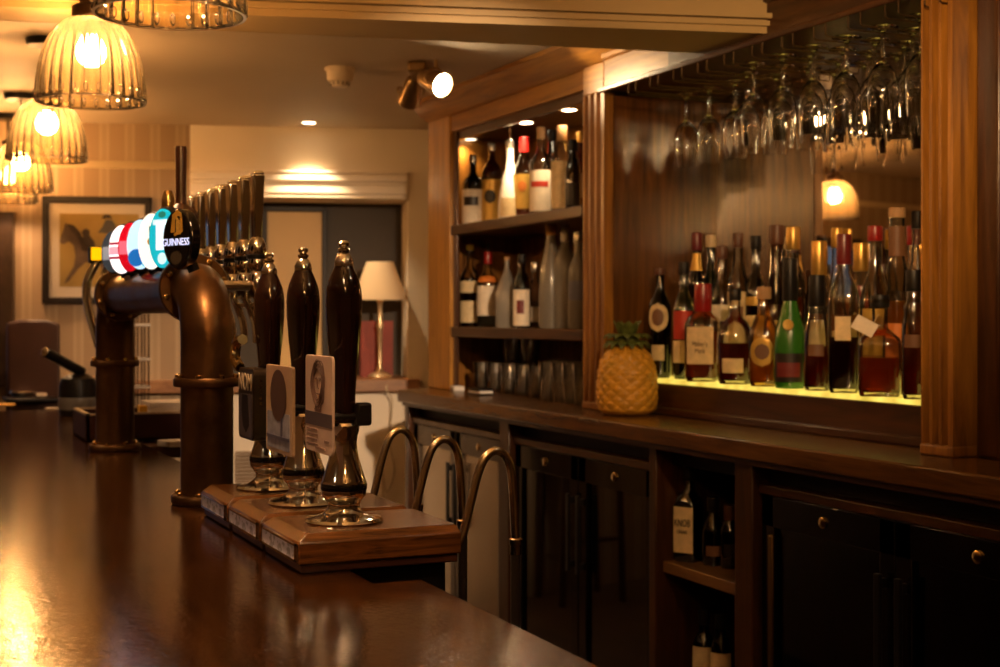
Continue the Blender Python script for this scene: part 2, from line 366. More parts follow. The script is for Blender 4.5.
# ================================================================ hand pumps
def pump(i, Y, label):
    P = thing('beer_pump', label, 'beer pump', (.592, Y, BAR), 'beer pumps along the bar')
    L = dict(local=True)
    x0, x1, hw = -.092, .138, .0965
    part('box_plinth', MB().box(x0+.004, x1-.004, -hw+.003, hw-.003, .001, .013), plain('plinth_stain', (.045, .014, .007), .35, 0, .2, coat=.3), P, bev=.002, **L)
    b = MB(); ch = .014
    lo = [(x0, -hw), (x1, -hw), (x1, hw), (x0, hw)]; hi = [(x0+ch, -hw+ch*.8), (x1-.004, -hw+ch*.8), (x1-.004, hw-ch*.8), (x0+ch, hw-ch*.8)]
    vs = [(*p, .013) for p in lo]+[(*p, .041) for p in lo]+[(*p, .052) for p in hi]
    fs = [(0, 3, 2, 1)]+[(a+k, a+(k+1) % 4, a+4+(k+1) % 4, a+4+k) for a in (0, 4) for k in range(4)]+[(8, 9, 10, 11)]
    b.add(vs, fs); bx = part('box', b, BOXW, P, bev=.0018, **L)
    fr = MB(); y0, y1, z0, z1, t = -hw+.010, hw-.010, .0155, .0395, .0032
    for q in ((y0, y1, z0, z0+t), (y0, y1, z1-t, z1), (y0, y0+t, z0, z1), (y1-t, y1, z0, z1)): fr.box(x0-.003, x0+.001, *q)
    pl = part('name_plate', MB().box(x0-.0015, x0+.001, y0+t, y1-t, z0+t, z1-t), PLATE, P, label='silvery etched plate', **L)
    part('plate_frame', fr, CHROME, pl, **L)
    base = MB().lathe([(.0, .052), (.053, .052), (.055, .0545), (.052, .058), (.037, .0605), (.030, .064), (.0245, .068), (.0225, .073), (.0225, .078), (.026, .083), (.0305, .0885), (.0315, .094), (.0315, .1075), (.030, .1105), (.0265, .122), (.0215, .138), (.0187, .152), (.0180, .162), (.0192, .172), (.0213, .179), (.0218, .186), (.0190, .190), (.0, .190)], seg=40)
    cb = part('chrome_base', base, CHROME, P, label='chrome pump base with flared collar', **L)
    ring = MB().lathe([(.0319, .0965), (.0325, .098), (.0325, .1045), (.0319, .106)], seg=40); part('dark_band', ring, BLACK, cb, **L)
    hd = MB().lathe([(.0, .188), (.0155, .190), (.0158, .2), (.0163, .231), (.0190, .27), (.0225, .305), (.0252, .338), (.0256, .362), (.0243, .376), (.0215, .388), (.0170, .399), (.0128, .408), (.0120, .412), (.0, .412)], seg=32)
    ho = part('handle', hd, EBONY, P, label='glossy black turned handle', **L)
    part('finial', MB().lathe([(.0, .408), (.0132, .408), (.0134, .414), (.0115, .419), (.0088, .424), (.006, .4265), (.0085, .4295), (.0085, .432), (.0052, .434), (.0052, .435), (.0078, .4375), (.0078, .4405), (.005, .4435), (.0, .4442)], seg=24), CHROME, ho, **L)
    br = MB().box(-.030, .028, -.017, .017, .194, .204); br.box(.012, .034, -.024, -.004, .186, .218)
    part('bracket', br, BLKM, P, bev=.004, **L)
    clip(i, P)
    part('pump_cylinder', MB().box(-.01, .122, -.08, .08, -.069, .0), BLKM, P, bev=.004, **L)
    pts = [(.12, 0, -.012), (.145, 0, -.008), (.166, 0, .002), (.181, 0, .027), (.191, 0, .065), (.203, 0, .108), (.214, 0, .131), (.230, 0, .1415), (.246, 0, .134), (.2555, 0, .113), (.260, 0, .072), (.2635, 0, .008)]
    sn = part('swan_neck', MB().tube(pts, .0064, 14, 6), NECK, P, label='bent metal swan neck spout', **L)
    part('ferrule', MB().lathe([(.0, -.012), (.0085, -.012), (.0085, .001), (.0098, .003), (.0098, .010), (.0075, .012), (.0, .012)], (.2635, 0, 0), 20), NECK, sn, **L)
    part('nozzle', MB().lathe([(.0, -.13), (.0075, -.13), (.0075, -.012), (.0, -.012)], (.2635, 0, 0), 16), plain('dark_tube', (.03, .022, .016), .3), sn, **L)
    return P
def plate_mat():
    m, nt, b, o = newmat('etched_plate'); v = objcoord(nt, (20, 60, 110))
    n = N(nt, 'ShaderNodeTexWave', Scale=.55, Distortion=9.0, Detail=2.0); nt.links.new(v, n.inputs['Vector'])
    r = ramp(nt, n.outputs[0], [(.3, (.38, .37, .43)), (.6, (.80, .78, .9))]); nt.links.new(r.outputs[0], b.inputs['Base Color'])
    b.inputs['Metallic'].default_value = .25; b.inputs['Roughness'].default_value = .3; return m
PLATE = plate_mat()
INK = plain('dark_ink', (.03, .02, .022), .6); CARD = plain('pale_pink_card', (.62, .45, .36), .5, 0, .05)
def rrect(y0, y1, z0, z1, r, n=5):
    P = []
    for cy, cz, a0 in ((y1-r, z1-r, 0), (y0+r, z1-r, 90), (y0+r, z0+r, 180), (y1-r, z0+r, 270)):
        for k in range(n+1): a = R(a0+90*k/n); P.append((cy+r*math.cos(a), cz+r*math.sin(a)))
    return P
def oval(cy, cz, ry, rz, n=28, k=0): return [(cy+ry*math.cos(2*PI*i/n)*(1+k*math.sin(5*PI*i/n*2)), cz+rz*math.sin(2*PI*i/n)) for i in range(n)]
def clip(i, P):
    L = dict(local=True); X = -.057; EX, EY = (0, 1, 0), (0, 0, 1)
    def face(poly, d, t=.0006): return MB().prism(poly, (X-d, 0, 0), EX, EY, (-t, 0, 0))
    if i == 0:
        y0, y1, z0, z1 = -.130, -.006, .156, .286
        c = part('pump_clip', MB().prism(rrect(y0, y1, z0, z1, .008), (X, 0, 0), EX, EY, (.004, 0, 0)), CARD, P, label='pale card pump clip with a sketched portrait', bev=.0008, **L)
        part('clip_band', face(rrect(y0, y1, .192, .210, .0005), 0), plain('slate_band', (.08, .06, .07), .5), c, **L)
        cy, cz = -.068, .249; sk = MB()
        for k in range(9):
            a = .62+.05*k
            pts = [(X-.0006, cy+.030*a*math.cos(t)*(1+.12*math.sin(3*t+k)), cz+.031*a*math.sin(t)*(1+.08*math.cos(4*t+k*2))) for t in [2*PI*q/30 for q in range(31)]]
            sk.tube(pts, .0007 if k % 3 else .0011, 5)
        for k in range(9): sk.tube([(X-.0006, cy-.016+.004*k, cz-.026-.004*(k % 3)), (X-.0006, cy-.012+.003*k, cz-.038)], .0007, 5)
        sk.tube([(X-.0006, cy-.012, cz+.006), (X-.0006, cy-.004, cz+.007)], .0011, 5); sk.tube([(X-.0006, cy+.005, cz+.007), (X-.0006, cy+.013, cz+.006)], .0011, 5)
        sk.tube([(X-.0006, cy, cz+.006), (X-.0006, cy+.003, cz-.006), (X-.0006, cy-.002, cz-.007)], .0007, 5); sk.tube([(X-.0006, cy-.007, cz-.014), (X-.0006, cy+.007, cz-.014)], .0009, 5)
        part('portrait_sketch', sk, plain('sketch_ink', (.16, .09, .07), .7), c, **L)
        tx = MB()
        for k in range(4): tx.box(X-.0006, X, y0+.066-.004*(k % 2), y1-.008, .186-.0065*k-.0012, .186-.0065*k+.0012)
        tx.box(X-.0006, X, y0+.012, y0+.034, .171, .175); tx.box(X-.0006, X, y0+.03, y1-.05, .161, .164)
        part('small_print', tx, plain('print_brown', (.25, .15, .12), .7), c, **L)
        arm = MB().box(X+.004, -.025, -.03, -.012, .196, .204)
    elif i == 1:
        y0, y1, z0, z1 = -.143, .004, .137, .266
        c = part('pump_clip', MB().prism(rrect(y0, y1, z0, z1, .006), (X, 0, 0), EX, EY, (.005, 0, 0)), plain('tan_clip', (.55, .38, .24), .4), P, label='tall tan pump clip with a dark oval and pale lower half', bev=.001, **L)
        part('clip_lower', face(rrect(y0+.012, y1-.010, z0+.006, .197, .004), 0), plain('pale_blue_print', (.42, .43, .53), .15, 0, .25, 40), c, **L)
        part('clip_oval', face(oval(-.07, .222, .044, .038), .0006), plain('dark_oval', (.09, .045, .02), .4), c, **L)
        bd = MB().box(X-.0022, X-.001, y0+.014, y1-.012, .158, .163); bd.box(X-.0022, X-.001, y0+.05, y0+.056, .163, .190); part('clip_stripe', bd, plain('slate_print', (.10, .10, .16), .4), c, **L)
        arm = MB().box(X+.005, -.025, -.03, -.012, .196, .204)
    else:
        c = part('pump_clip', MB().prism(rrect(-.085, .016, .138, .254, .012), (-.048, 0, 0), EX, EY, (.026, 0, 0)), plain('black_bronze_clip', (.03, .018, .009), .3, .3), P, label='thick black pump clip with white letters', bev=.002, **L)
        X = -.048
        part('clip_picture', face(rrect(-.078, .010, .143, .212, .006), 0), plain('steel_blue', (.09, .075, .075), .3), c, **L)
        part('clip_silhouette', face([(-.06, .163), (-.04, .150), (-.02, .160), (-.01, .185), (-.015, .211), (-.05, .211)], .0006), BLKM, c, **L)
        text('letters', 'NOM', .040, facing(org(P)+Vector((X-.0008, -.033, .230)), (-1, 0, 0)), plain('white_ink', (.7, .6, .45), .5), c, sx=.95)
        sp = MB()
        for k in range(5): sp.box(-.038, -.034, -.0856, -.0848, .232-.009*k, .237-.009*k)
        part('spine_marks', sp, BRASS, c, **L)
        part('crest', MB().tube([(-.046, .014, .253), (-.05, .03, .268), (-.05, .02, .292), (-.046, -.005, .300)], .009, 10, 4), BRASS, c, **L)
        arm = MB().box(-.022, -.012, -.02, -.004, .196, .204)
    part('clip_arm', arm, BLKM, c, **L)
pump(0, 1.875, 'nearest black-handled beer pump with the pale sketched-portrait clip')
pump(1, 2.08, 'middle black-handled beer pump with the tan oval clip')
pump(2, 2.285, 'farthest black-handled beer pump with the thick black clip, beside the copper pipe')

# ================================================================ copper pipe font with taps and lit badges
def copper():
    m, nt, b, o = newmat('aged_copper'); v = objcoord(nt, (1, 1, 1))
    n = N(nt, 'ShaderNodeTexNoise', Scale=9.0, Detail=7.0, Roughness=.6); nt.links.new(v, n.inputs['Vector'])
    r = ramp(nt, n.outputs[0], [(.3, (.085, .040, .015)), (.55, (.16, .080, .030)), (.75, (.235, .122, .05))]); nt.links.new(r.outputs[0], b.inputs['Base Color'])
    b.inputs['Metallic'].default_value = .9; rr = ramp(nt, n.outputs[0], [(.3, (.28,)*3), (.7, (.42,)*3)]); nt.links.new(rr.outputs[0], b.inputs['Roughness']); return m
COPPER = copper()
FX, FY0, FY1, FZ = .541, 2.531, 3.615, ZC+.05
font = thing('beer_font', 'big arched copper pipe beer font with lit badges and tall chrome taps', 'beer font', (FX, FY0, BAR))
RB = .095
def arc(cy, cz, a0, a1, n=10): return [(FX, cy+RB*math.cos(R(a0+(a1-a0)*k/n)), cz+RB*math.sin(R(a0+(a1-a0)*k/n))) for k in range(n+1)]
pth = [(FX, FY0, BAR+.002), (FX, FY0, ZC-.12)]+arc(FY0+RB, FZ-RB, 180, 90)+[(FX, 3.0, FZ)]+arc(FY1-RB, FZ-RB, 90, 0)+[(FX, FY1, ZC-.12), (FX, FY1, BAR+.002)]
part('pipe', MB().tube(pth, .047, 32), COPPER, font)
def ringz(z, y, r=.060, t=.008): return MB().lathe([(.047, -t), (r, -t), (r+.002, -t*.6), (r+.002, t*.6), (r, t), (.047, t)], (FX, y, z), 32)
for y in (FY0, FY1):
    for z, r in ((BAR+.009, .062), (ZC-.121, .058)):
        c = part('flange', ringz(z, y, r), COPPER, font)
        for k in range(8): a = 2*PI*k/8+.3; part('bolt', MB().lathe([(0, 0), (.006, 0), (.006, .005), (.003, .007), (0, .007)], (FX+.053*math.cos(a), y+.053*math.sin(a), z+.008), 8), BRASS, c)
for y in (FY0+RB+.02, FY1-RB-.02):
    c = part('flange', MB().lathe([(.047, -.012), (.064, -.012), (.066, -.008), (.066, .008), (.064, .012), (.047, .012)], (FX, y, FZ), 32, axis=(0, 1, 0)), COPPER, font)
    for k in range(8): a = 2*PI*k/8+.3; part('bolt', MB().lathe([(0, 0), (.006, 0), (.006, .005), (0, .006)], (FX+.056*math.cos(a), y-.012, FZ+.056*math.sin(a)), 8, axis=(0, -1, 0)), BRASS, c)
# server-side taps
for k in range(7):
    y = 2.60+.1*k; x = .65; zb = ZC
    tp = part('tap', MB().tube([(FX+.04, y, ZC+.055), (x, y, ZC+.055)], .010, 12).lathe([(.0, .030), (.012, .032), (.016, .045), (.016, .075), (.011, .083), (.0, .084)], (x, y, ZC), 18).tube([(x, y, ZC+.035), (x+.012, y, ZC+.012), (x+.022, y, ZC-.02), (x+.024, y, ZC-.055)], .0075, 12, 3, radii=None), CHROME, font, label='chrome server-side tap')
    part('tap_collar', MB().lathe([(.0, .083), (.012, .083), (.018, .092), (.0185, .1), (.015, .112), (.0185, .12), (.0165, .134), (.0105, .146), (.0, .147)], (x, y, ZC), 20), CHROME, tp)
    part('tap_ring', MB().lathe([(.0155, .104), (.0195, .106), (.0195, .113), (.0155, .115)], (x, y, ZC), 20), BLKM, tp)
    m_ = MB()
    for z0, z1, w0, w1, d0, d1 in ((.145, .264, .0095, .0205, .008, .011), (.264, .271, .0205, .017, .011, .008)):
        vs = [(x+sx*dd, y+sy*ww, ZC+z) for z, ww, dd in ((z0, w0, d0), (z1, w1, d1)) for sx, sy in ((-1, -1), (1, -1), (1, 1), (-1, 1))]
        m_.add(vs, [(0, 3, 2, 1), (4, 5, 6, 7), (0, 1, 5, 4), (1, 2, 6, 5), (2, 3, 7, 6), (3, 0, 4, 7)])
    part('tap_handle', m_, CHROME, tp, bev=.003)
part('tap_rail', MB().box(.66, .685, 2.56, 2.82, ZC+.015, ZC+.024), BRASS, font, bev=.002)
# lit badges on the customer side
bn = Vector((-math.sin(R(66)), -math.cos(R(66)), 0)); bt = Vector((0, 0, 1)).cross(bn)
EMK = .42
def badge(y, rz, ry, base, name='badge', em=2.2, zc=.145, label=None, body=BLKM):
    o = Vector((.49, y, ZC+zc))
    part('badge_stem', MB().tube([(FX-.02, y, FZ+.03), (.505, y, ZC+zc-.02)], .011, 10), BLKM, font)
    bk = part(name, MB().prism(oval(0, 0, ry+.004, rz+.004, 36), o, bt, (0, 0, 1), -bn*.022), body, font, bev=.004, label=label)
    part('badge_face', MB().prism(oval(0, 0, ry, rz, 36), o, bt, (0, 0, 1), bn*.002), lit('face_'+base[0], base[1], em*EMK), bk)
    def mark(poly, nm, c, e=em, d=.0022): part(nm, MB().prism(poly, o+bn*d, bt, (0, 0, 1), bn*.0008), lit('mark_'+c.strip('#')+('%g' % e), c, e*EMK), bk)
    return o, bk, mark
o_, k_, mk = badge(3.30, .047, .047, ('grey', '#3c4650'), em=.35, label='dark badge with an added faint glow'); mk(rrect(-.04, .04, -.018, .012, .004), 'badge_band', '#8c98a8', .5)  # face and band of this dark badge are given a faint glow
o_, k_, mk = badge(3.17, .053, .05, ('white', '#fff6f8'), em=1.5, label='lit white badge with two crimson lines')
for zz in (.014, -.018): mk(rrect(-.046, .046, zz-.003, zz+.003, .001), 'badge_line', '#a3123c', .6)
mk(rrect(-.047, .047, -.011, .007, .001), 'badge_band', '#e9a9c0', .7)
o_, k_, mk = badge(3.055, .052, .046, ('red', '#c0081c'), em=.9, label='lit red badge'); mk(rrect(-.04, .04, -.015, .014, .003), 'badge_band', '#ec6a80', .8)
o_, k_, mk = badge(2.93, .051, .048, ('ice', '#bfe3f5'), em=1.1, label='lit pale blue badge'); mk(oval(-.012, -.027, .03, .018), 'badge_patch', '#1c6fc0', .8); mk(oval(.022, .005, .018, .03), 'badge_patch', '#e9f2f7', 1.0); mk(oval(.02, -.036, .013, .010), 'badge_patch', '#3ac0d8', .9)
o_, k_, mk = badge(2.80, .055, .045, ('ivory', '#fbf6e6'), em=1.1, label='lit ivory badge with a gold centre'); mk(oval(0, .0, .012, .008), 'badge_patch', '#c79a2c', .5); mk(rrect(-.006, .002, .01, .03, .002), 'badge_mark', '#4d6a50', .4)
o_, k_, mk = badge(2.68, .056, .044, ('teal', '#18b6c6'), em=.9, label='lit teal badge with white column'); mk(rrect(-.02, .014, -.022, .032, .002), 'badge_patch', '#e8fafa', 1.0); mk(rrect(-.03, .03, .026, .036, .002), 'badge_line', '#d8f6f6', .9); mk(oval(0, -.038, .014, .011), 'badge_patch', '#d6f7f7', .9); mk(oval(0, .045, .012, .006), 'badge_patch', '#2e8a74', .6)
# the black one with the gold harp and a white word
o_, k_, mk = badge(2.545, .051, .040, ('black', '#050406'), em=.05, zc=.137, label='black badge with a gold harp and white lettering', body=BLACK)
mk([(-.016, .012), (-.010, .045), (.004, .052), (.016, .046), (.018, .038), (.006, .042), (-.003, .036), (-.004, .012)], 'harp', '#a86a1c', .35)
hs = MB()
for q in range(4): hs.prism(rrect(.001+.004*q, .0022+.004*q, .008, .042-.004*q, .0004), o_+bn*.0022, bt, (0, 0, 1), bn*.0008)
part('harp_strings', hs, lit('mark_harp', '#c88a30', .15), k_)
mk([(-.004, .005), (.02, .012), (.018, .038), (.013, .038), (.013, .016), (-.006, .010)], 'harp_post', '#a86a1c', .35)
text('badge_word', 'GUINNESS', .0185, facing(o_+bn*.003+Vector((0, 0, -.006)), bn), lit('mark_word', '#cfd6ff', .45), k_, sx=.95)
mk(oval(0, -.034, .017, .012), 'badge_patch', '#3a2a18', .25)
# tall dark wooden handle rising behind the black badge
px_ = at(181, .56)
tw = part('wooden_tap_handle', MB().lathe([(.0, .085), (.034, .085), (.036, .1), (.036, .19), (.030, .212), (.0115, .226), (.0105, .25), (.0118, .335), (.0105, .343), (.0, .344)], (.56, px_.y, ZC), 24), plain('dark_red_wood', (.065, .022, .010), .3, 0, .25, coat=.4), font, label='tall dark wooden tap handle')
part('handle_mount', MB().lathe([(.0, .045), (.03, .045), (.03, .085), (.0, .086)], (.56, px_.y, ZC), 24), BLKM, tw)
q = at(168, .53); part('brass_spigot', MB().lathe([(.0, .10), (.008, .10), (.008, .19), (.013, .2), (.013, .235), (.008, .25), (.0, .252)], (.53, q.y, ZC), 16), BRASS, font)

# ---- small chrome font with a yellow badge, behind the copper pipe
c = atY(98, 3.95); sf = thing('chrome_font', 'slim curved chrome font with small yellow badge, behind the far copper leg', 'beer font', (c.x, c.y, BAR))
def q_(px, py): return atY(px, 3.95, py)
part('curved_tube', MB().tube([q_(104, 362), q_(101, 352), q_(92, 322), q_(87, 300), q_(88, 280), q_(97, 262)], .012, 14, 6), plain('bright_chrome', (.8, .85, .92), .12, 1), sf)
p = q_(104, 362); part('post', MB().lathe([(.0, 0), (.035, 0), (.035, .008), (.014, .02), (.012, p.z-BAR+.005), (.0, p.z-BAR+.005)], (p.x, p.y, BAR), 20), BLKM, sf)
p = q_(97, 254); part('head', MB().box(p.x-.022, p.x+.03, p.y-.012, p.y+.014, p.z-.026, p.z+.02), BLKM, sf, bev=.003)
part('yellow_badge', MB().obox(p+Vector((-.004, -.014, 0)), (.0135, 0, 0), (0, .003, 0), (0, 0, .0175)), lit('yellow_face', '#ffb400', .5), sf, bev=.002)
part('side_tube', MB().tube([q_(112, 300), q_(104, 285), q_(106, 265), q_(110, 258)], .006, 10, 5), CHROME, sf)

# ---- tray, papers, wire rack behind the font
c = atY(138, 4.0); t = thing('wooden_tray', 'dark wooden tray box with a pale rim beside the copper leg', 'tray', (c.x, 4.0, BAR-.004))
xa, xb = atY(86, 3.86).x, atY(189, 3.86).x; zb = BAR+.001
m_ = MB(); m_.box(xa, xb, 3.86, 4.14, zb, zb+.008)
for q in ((xa, xb, 3.86, 3.872), (xa, xb, 4.128, 4.14), (xa, xa+.012, 3.86, 4.14), (xb-.012, xb, 3.86, 4.14)): m_.box(*q, zb, zb+.070)
part('body', m_, plain('dark_red_tray', (.04, .012, .006), .6, 0, .2, spec=.2), t, bev=.002)
m_ = MB()
for q in ((xa, xb, 3.86, 3.872), (xa, xb, 4.128, 4.14), (xa, xa+.012, 3.86, 4.14), (xb-.012, xb, 3.86, 4.14)): m_.box(*q, zb+.070, zb+.075)
part('rim', m_, plain('worn_rim', (.42, .32, .22), .5), t)
c = atY(165, 4.0); m_ = MB()
xr0, xr1 = atY(146, 4.0).x, atY(186, 4.0).x
for k in range(7): m_.box(xr0+.002*(k % 2), xr1-.002*(k % 3), 3.93, 4.08, zb+.009+.0125*k, zb+.009+.0125*k+.0115)
single('menu_stack', m_, plain('paper_white', (.62, .54, .44), .7), 'stack of pale paper menus standing in the tray', 'menus', (c.x, 4.0, zb+.009))
xk = atY(142.5, 3.90).x; single('yellow_packet', MB().box(xk-.012, xk+.010, 3.88, 3.91, zb+.009, zb+.092), plain('yellow_card', (.75, .42, .03), .5), 'yellow packet upright at the end of the menu stack', 'packet', (xk, 3.895, zb+.009), bev=.002)
# wire rack: tall and thin, three shelves
rk = thing('wire_rack', 'tall thin wire rack with pale shelves behind the far copper leg', 'rack', (atY(141, 4.22).x, 4.22, BAR))
x0, x1 = atY(134, 4.2).x, atY(148, 4.2).x; ztop = atY(141, 4.2, 312).z
m_ = MB()
for x in (x0, (x0+x1)/2, x1):
    for y in (4.19, 4.26): m_.tube([(x, y, BAR), (x, y, ztop)], .0022, 6)
for z in (BAR+.01, ztop): m_.tube([(x0, 4.19, z), (x1, 4.19, z), (x1, 4.26, z), (x0, 4.26, z), (x0, 4.19, z)], .0022, 6)
part('frame', m_, plain('dark_wire', (.10, .06, .03), .4, .6), rk)
for py in (325, 359, 387): z = atY(141, 4.2, py).z; part('shelf', MB().box(x0-.004, x1+.004, 4.18, 4.27, z-.004, z+.004), plain('pale_shelf', (.6, .55, .5), .4), rk, bev=.001)
p = ath(176, 446, BAR-.004); single('paper_slip', MB().obox(p+Vector((0, 0, .008)), (.035, .006, 0), (-.01, .03, .0), (0, 0, .008)), plain('paper_white', (.62, .54, .44)), 'folded pale napkin on the shelf behind the copper legs', 'napkin', p, bev=.003)
# black tap-like thing with an angled handle, and the odds at the far end
c = atd(78, 398, 4.75); c.z = BAR; ck = thing('coffee_grinder', 'squat black machine with an angled chrome-tipped lever at the far end of the bar', 'machine', c)
part('body', MB().lathe([(.0, 0), (.06, 0), (.062, .01), (.062, .10), (.055, .125), (.03, .14), (.0, .142)], c, 24), BLKM, ck)
part('side_box', MB().box(c.x+.03, c.x+.13, c.y-.03, c.y+.06, BAR, BAR+.115), BLKM, ck, bev=.01)
a = atd(82, 372, 4.75); b = atd(45, 352, 4.6); lv = part('lever', MB().tube([a, a.lerp(b, .5), b], .017, 16), BLKM, ck)
d_ = (b-a).normalized(); part('lever_tip', MB().lathe([(.0, -.002), (.015, -.002), (.016, .003), (.010, .008), (.0, .009)], b, 18, axis=d_), CHROME, lv)
part('clear_window', MB().lathe([(.0635, .02), (.0645, .022), (.0645, .06), (.0635, .062)], c, 24), plain('grey_band', (.12, .11, .10), .3), ck)
c = ath(30, 401, BAR); tr = thing('bar_tray', 'low black tray of bar odds at the far left end of the bar', 'tray', c)
part('tray', MB().box(c.x-.10, c.x+.10, c.y-.10, c.y+.08, BAR, BAR+.018), BLKM, tr, bev=.006)
p = c+Vector((-.03, -.02, .018)); single('steel_dish', MB().lathe([(.0, .001), (.035, .001), (.05, .02), (.048, .024), (.03, .012), (.0, .010)], p, 24), CHROME, 'small upturned steel dish in the low black tray', 'dish', p)
p = c+Vector((.055, .0, .018)); single('folded_cloth', MB().obox(p+Vector((0, 0, .008)), (.035, 0, 0), (0, .04, 0), (0, 0, .008)), plain('cloth_buff', (.6, .5, .38), .8), 'pale folded cloth in the low black tray', 'cloth', p, bev=.004)
p = ath(4, 405, BAR); single('beer_mat', MB().lathe([(.0, 0), (.045, 0), (.045, .004), (.0, .004)], p, 28), plain('mat_yellow', (.7, .40, .08), .6), 'round yellow beer mat at the far left edge of the bar', 'beer mat', p)
p = ath(54, 409, BAR); single('coaster', MB().obox(p+Vector((0, 0, .002)), (.03, 0, 0), (0, .03, 0), (0, 0, .002)), plain('paper_white', (.62, .54, .44)), 'small square white coaster in front of the low black tray', 'coaster', p)

# ---- brown high-backed chair beyond the bar
c = atd(33, 330, 5.55); base = Vector((c.x, c.y, 0)); ch = thing('bar_chair', 'brown leather high-backed chair beyond the far end of the bar', 'chair', base)
LEA = plain('brown_leather', (.04, .014, .007), .55, 0, .25, 8)
bk = MB(); hw = .105; zt_ = ZC-.02
bk.prism([(-hw, .80), (hw, .80), (hw, zt_-.012), (hw*.5, zt_+.002), (-hw*.5, zt_+.002), (-hw, zt_-.012)], base+Vector((0, -.03, 0)), (CT, -ST, 0), (0, 0, 1), (0, .05, 0))
part('backrest', bk, LEA, ch, bev=.012)
part('seat', MB().box(base.x-.17, base.x+.17, base.y, base.y+.30, .72, .79), LEA, ch, bev=.02)
for sx in (-1, 1):
    for y in (.02, .28): part('leg', MB().tube([(base.x+sx*.16, base.y+y, 0), (base.x+sx*.14, base.y+y, .73)], .018, 10), MAHV, ch)
part('footrest', MB().tube([(base.x-.15, base.y+.02, .3), (base.x+.15, base.y+.02, .3)], .012, 10), MAHV, ch)

# ================================================================ far wall: pictures, lamp, book
def picture_frame():
    a0, a1, z0, z1 = wal(152)[0], wal(43)[0], wz(98, 304), wz(98, 197)
    t = thing('framed_picture', 'dark-framed print of a horse and riders on striped wallpaper', 'picture', wpt((a0+a1)/2, z0, 0))
    m = MB(); f = .028
    for q in ((a0, a1, z0, z0+f), (a0, a1, z1-f, z1), (a0, a0+f, z0, z1), (a1-f, a1, z0, z1)): m.wbox(*q, -.03, -.002)
    part('frame', m, plain('black_frame', (.012, .007, .004), .45, spec=.25), t, bev=.003)
    part('mount', MB().wbox(a0+.02, a1-.02, z0+.02, z1-.02, -.012, -.002), plain('mount_cream', (.75, .64, .5), .7, 0, .03), t)
    b0, b1, y0, y1 = wal(139)[0], wal(60)[0], wz(100, 287), wz(100, 214)
    im = part('print', MB().wbox(b0, b1, y0, y1, -.0135, -.012), plain('ochre_print', (.44, .28, .07), .7, 0, .15, 6), t)
    W, H = b1-b0, y1-y0
    def shape(nm, poly, c):   # poly in 0..1, x from the reader's left
        mm = MB(); mm.prism([(-(x*W), y*H) for x, y in poly], wpt(b1, y0, -.0136), (WE.x, WE.y, 0), (0, 0, 1), (-WN.x*.001, -WN.y*.001, 0)); part(nm, mm, c, im)
    D = plain('print_dark', (.06, .035, .018), .7); Mi = plain('print_brown_shape', (.15, .09, .05), .7, 0, .3, 20); G = plain('print_slate', (.10, .09, .08), .7)
    shape('horse', [(.0, .60), (.02, .70), (.06, .80), (.07, .88), (.10, .82), (.17, .82), (.25, .72), (.30, .60), (.36, .52), (.55, .54), (.62, .44), (.60, .25), (.56, .05), (.51, .05), (.53, .25), (.48, .34), (.34, .34), (.24, .25), (.12, .08), (.06, .04), (.09, .12), (.18, .28), (.2, .42), (.18, .56), (.12, .62), (.05, .58)], Mi)
    shape('horse_mane', [(.08, .86), (.18, .84), (.27, .74), (.30, .60), (.26, .58), (.22, .68), (.15, .76)], D)
    shape('rider', [(.28, .50), (.26, .62), (.30, .70), (.38, .70), (.44, .62), (.46, .48)], D)
    shape('rider_head', [(.29, .70), (.28, .76), (.33, .80), (.38, .77), (.38, .70)], D)
    shape('second_rider', [(.48, .74), (.54, .82), (.58, .92), (.66, .92), (.71, .84), (.72, .76), (.66, .73)], G)
    shape('second_rider_cap', [(.53, .93), (.56, .99), (.63, .99), (.67, .94)], D)
    shape('third_rider', [(.88, .70), (.86, .80), (.92, .88), (.99, .84), (.99, .70)], Mi)
    part('glass', MB().wbox(a0+.025, a1-.025, z0+.025, z1-.025, -.020, -.018), thin('picture_glass', (.97, .97, .97), 1.45, .6), t)
picture_frame()
def recess_picture():
    off = RD; a0, a1 = wal(327, off)[0], wal(262, off)[0]; z0, z1 = zl+.012, wz(300, 207, off)
    t = thing('framed_picture', 'tall dark-framed plain tan picture standing in the recess behind the taps', 'picture', wpt((a0+a1)/2, z0, off-.02))
    m = MB(); f = .024
    for q in ((a0, a1, z1-f, z1), (a0, a1, z0, z0+f), (a0, a0+f, z0, z1), (a1-f, a1, z0, z1)): m.wbox(*q, off-.04, off-.004)
    part('frame', m, plain('black_frame', (.02, .012, .008)), t, bev=.003)
    part('panel', MB().wbox(a0+.01, a1-.01, z0+.01, z1-.01, off-.02, off-.006), plain('tan_panel', (.52, .33, .11), .5, 0, .05, 3), t)
recess_picture()
# lamp
a_, k_ = wal(380, -.0); base = wpt(wal(380, .03)[0], wz(380, 378.5)+.001, .03); s_ = 1/wal(380, .03)[1]
lp = thing('table_lamp', 'cream-shaded brass table lamp on the wooden ledge', 'lamp', base)
def zy(y): return (377-y)/s_
part('base', MB().lathe([(.0, 0), (.052, 0), (.055, .008), (.045, .018), (.018, .028), (.012, .04), (.0, .042)], base, 28), plain('pale_brass', (.72, .55, .33), .3, .8), lp)
part('stem', MB().lathe([(.0, .038), (.013, .04), (.009, .06), (.010, zy(330)), (.016, zy(325)), (.010, zy(320)), (.010, zy(303)), (.016, zy(300)), (.008, zy(296)), (.007, zy(268)), (.0, zy(267))], base, 20), plain('pale_brass', (.72, .55, .33)), lp)
sh = MB().lathe([(.118, zy(299)), (.058, zy(261)), (.056, zy(261)), (.115, zy(299)), (.118, zy(299))], base, 48, rib=(24, .008))
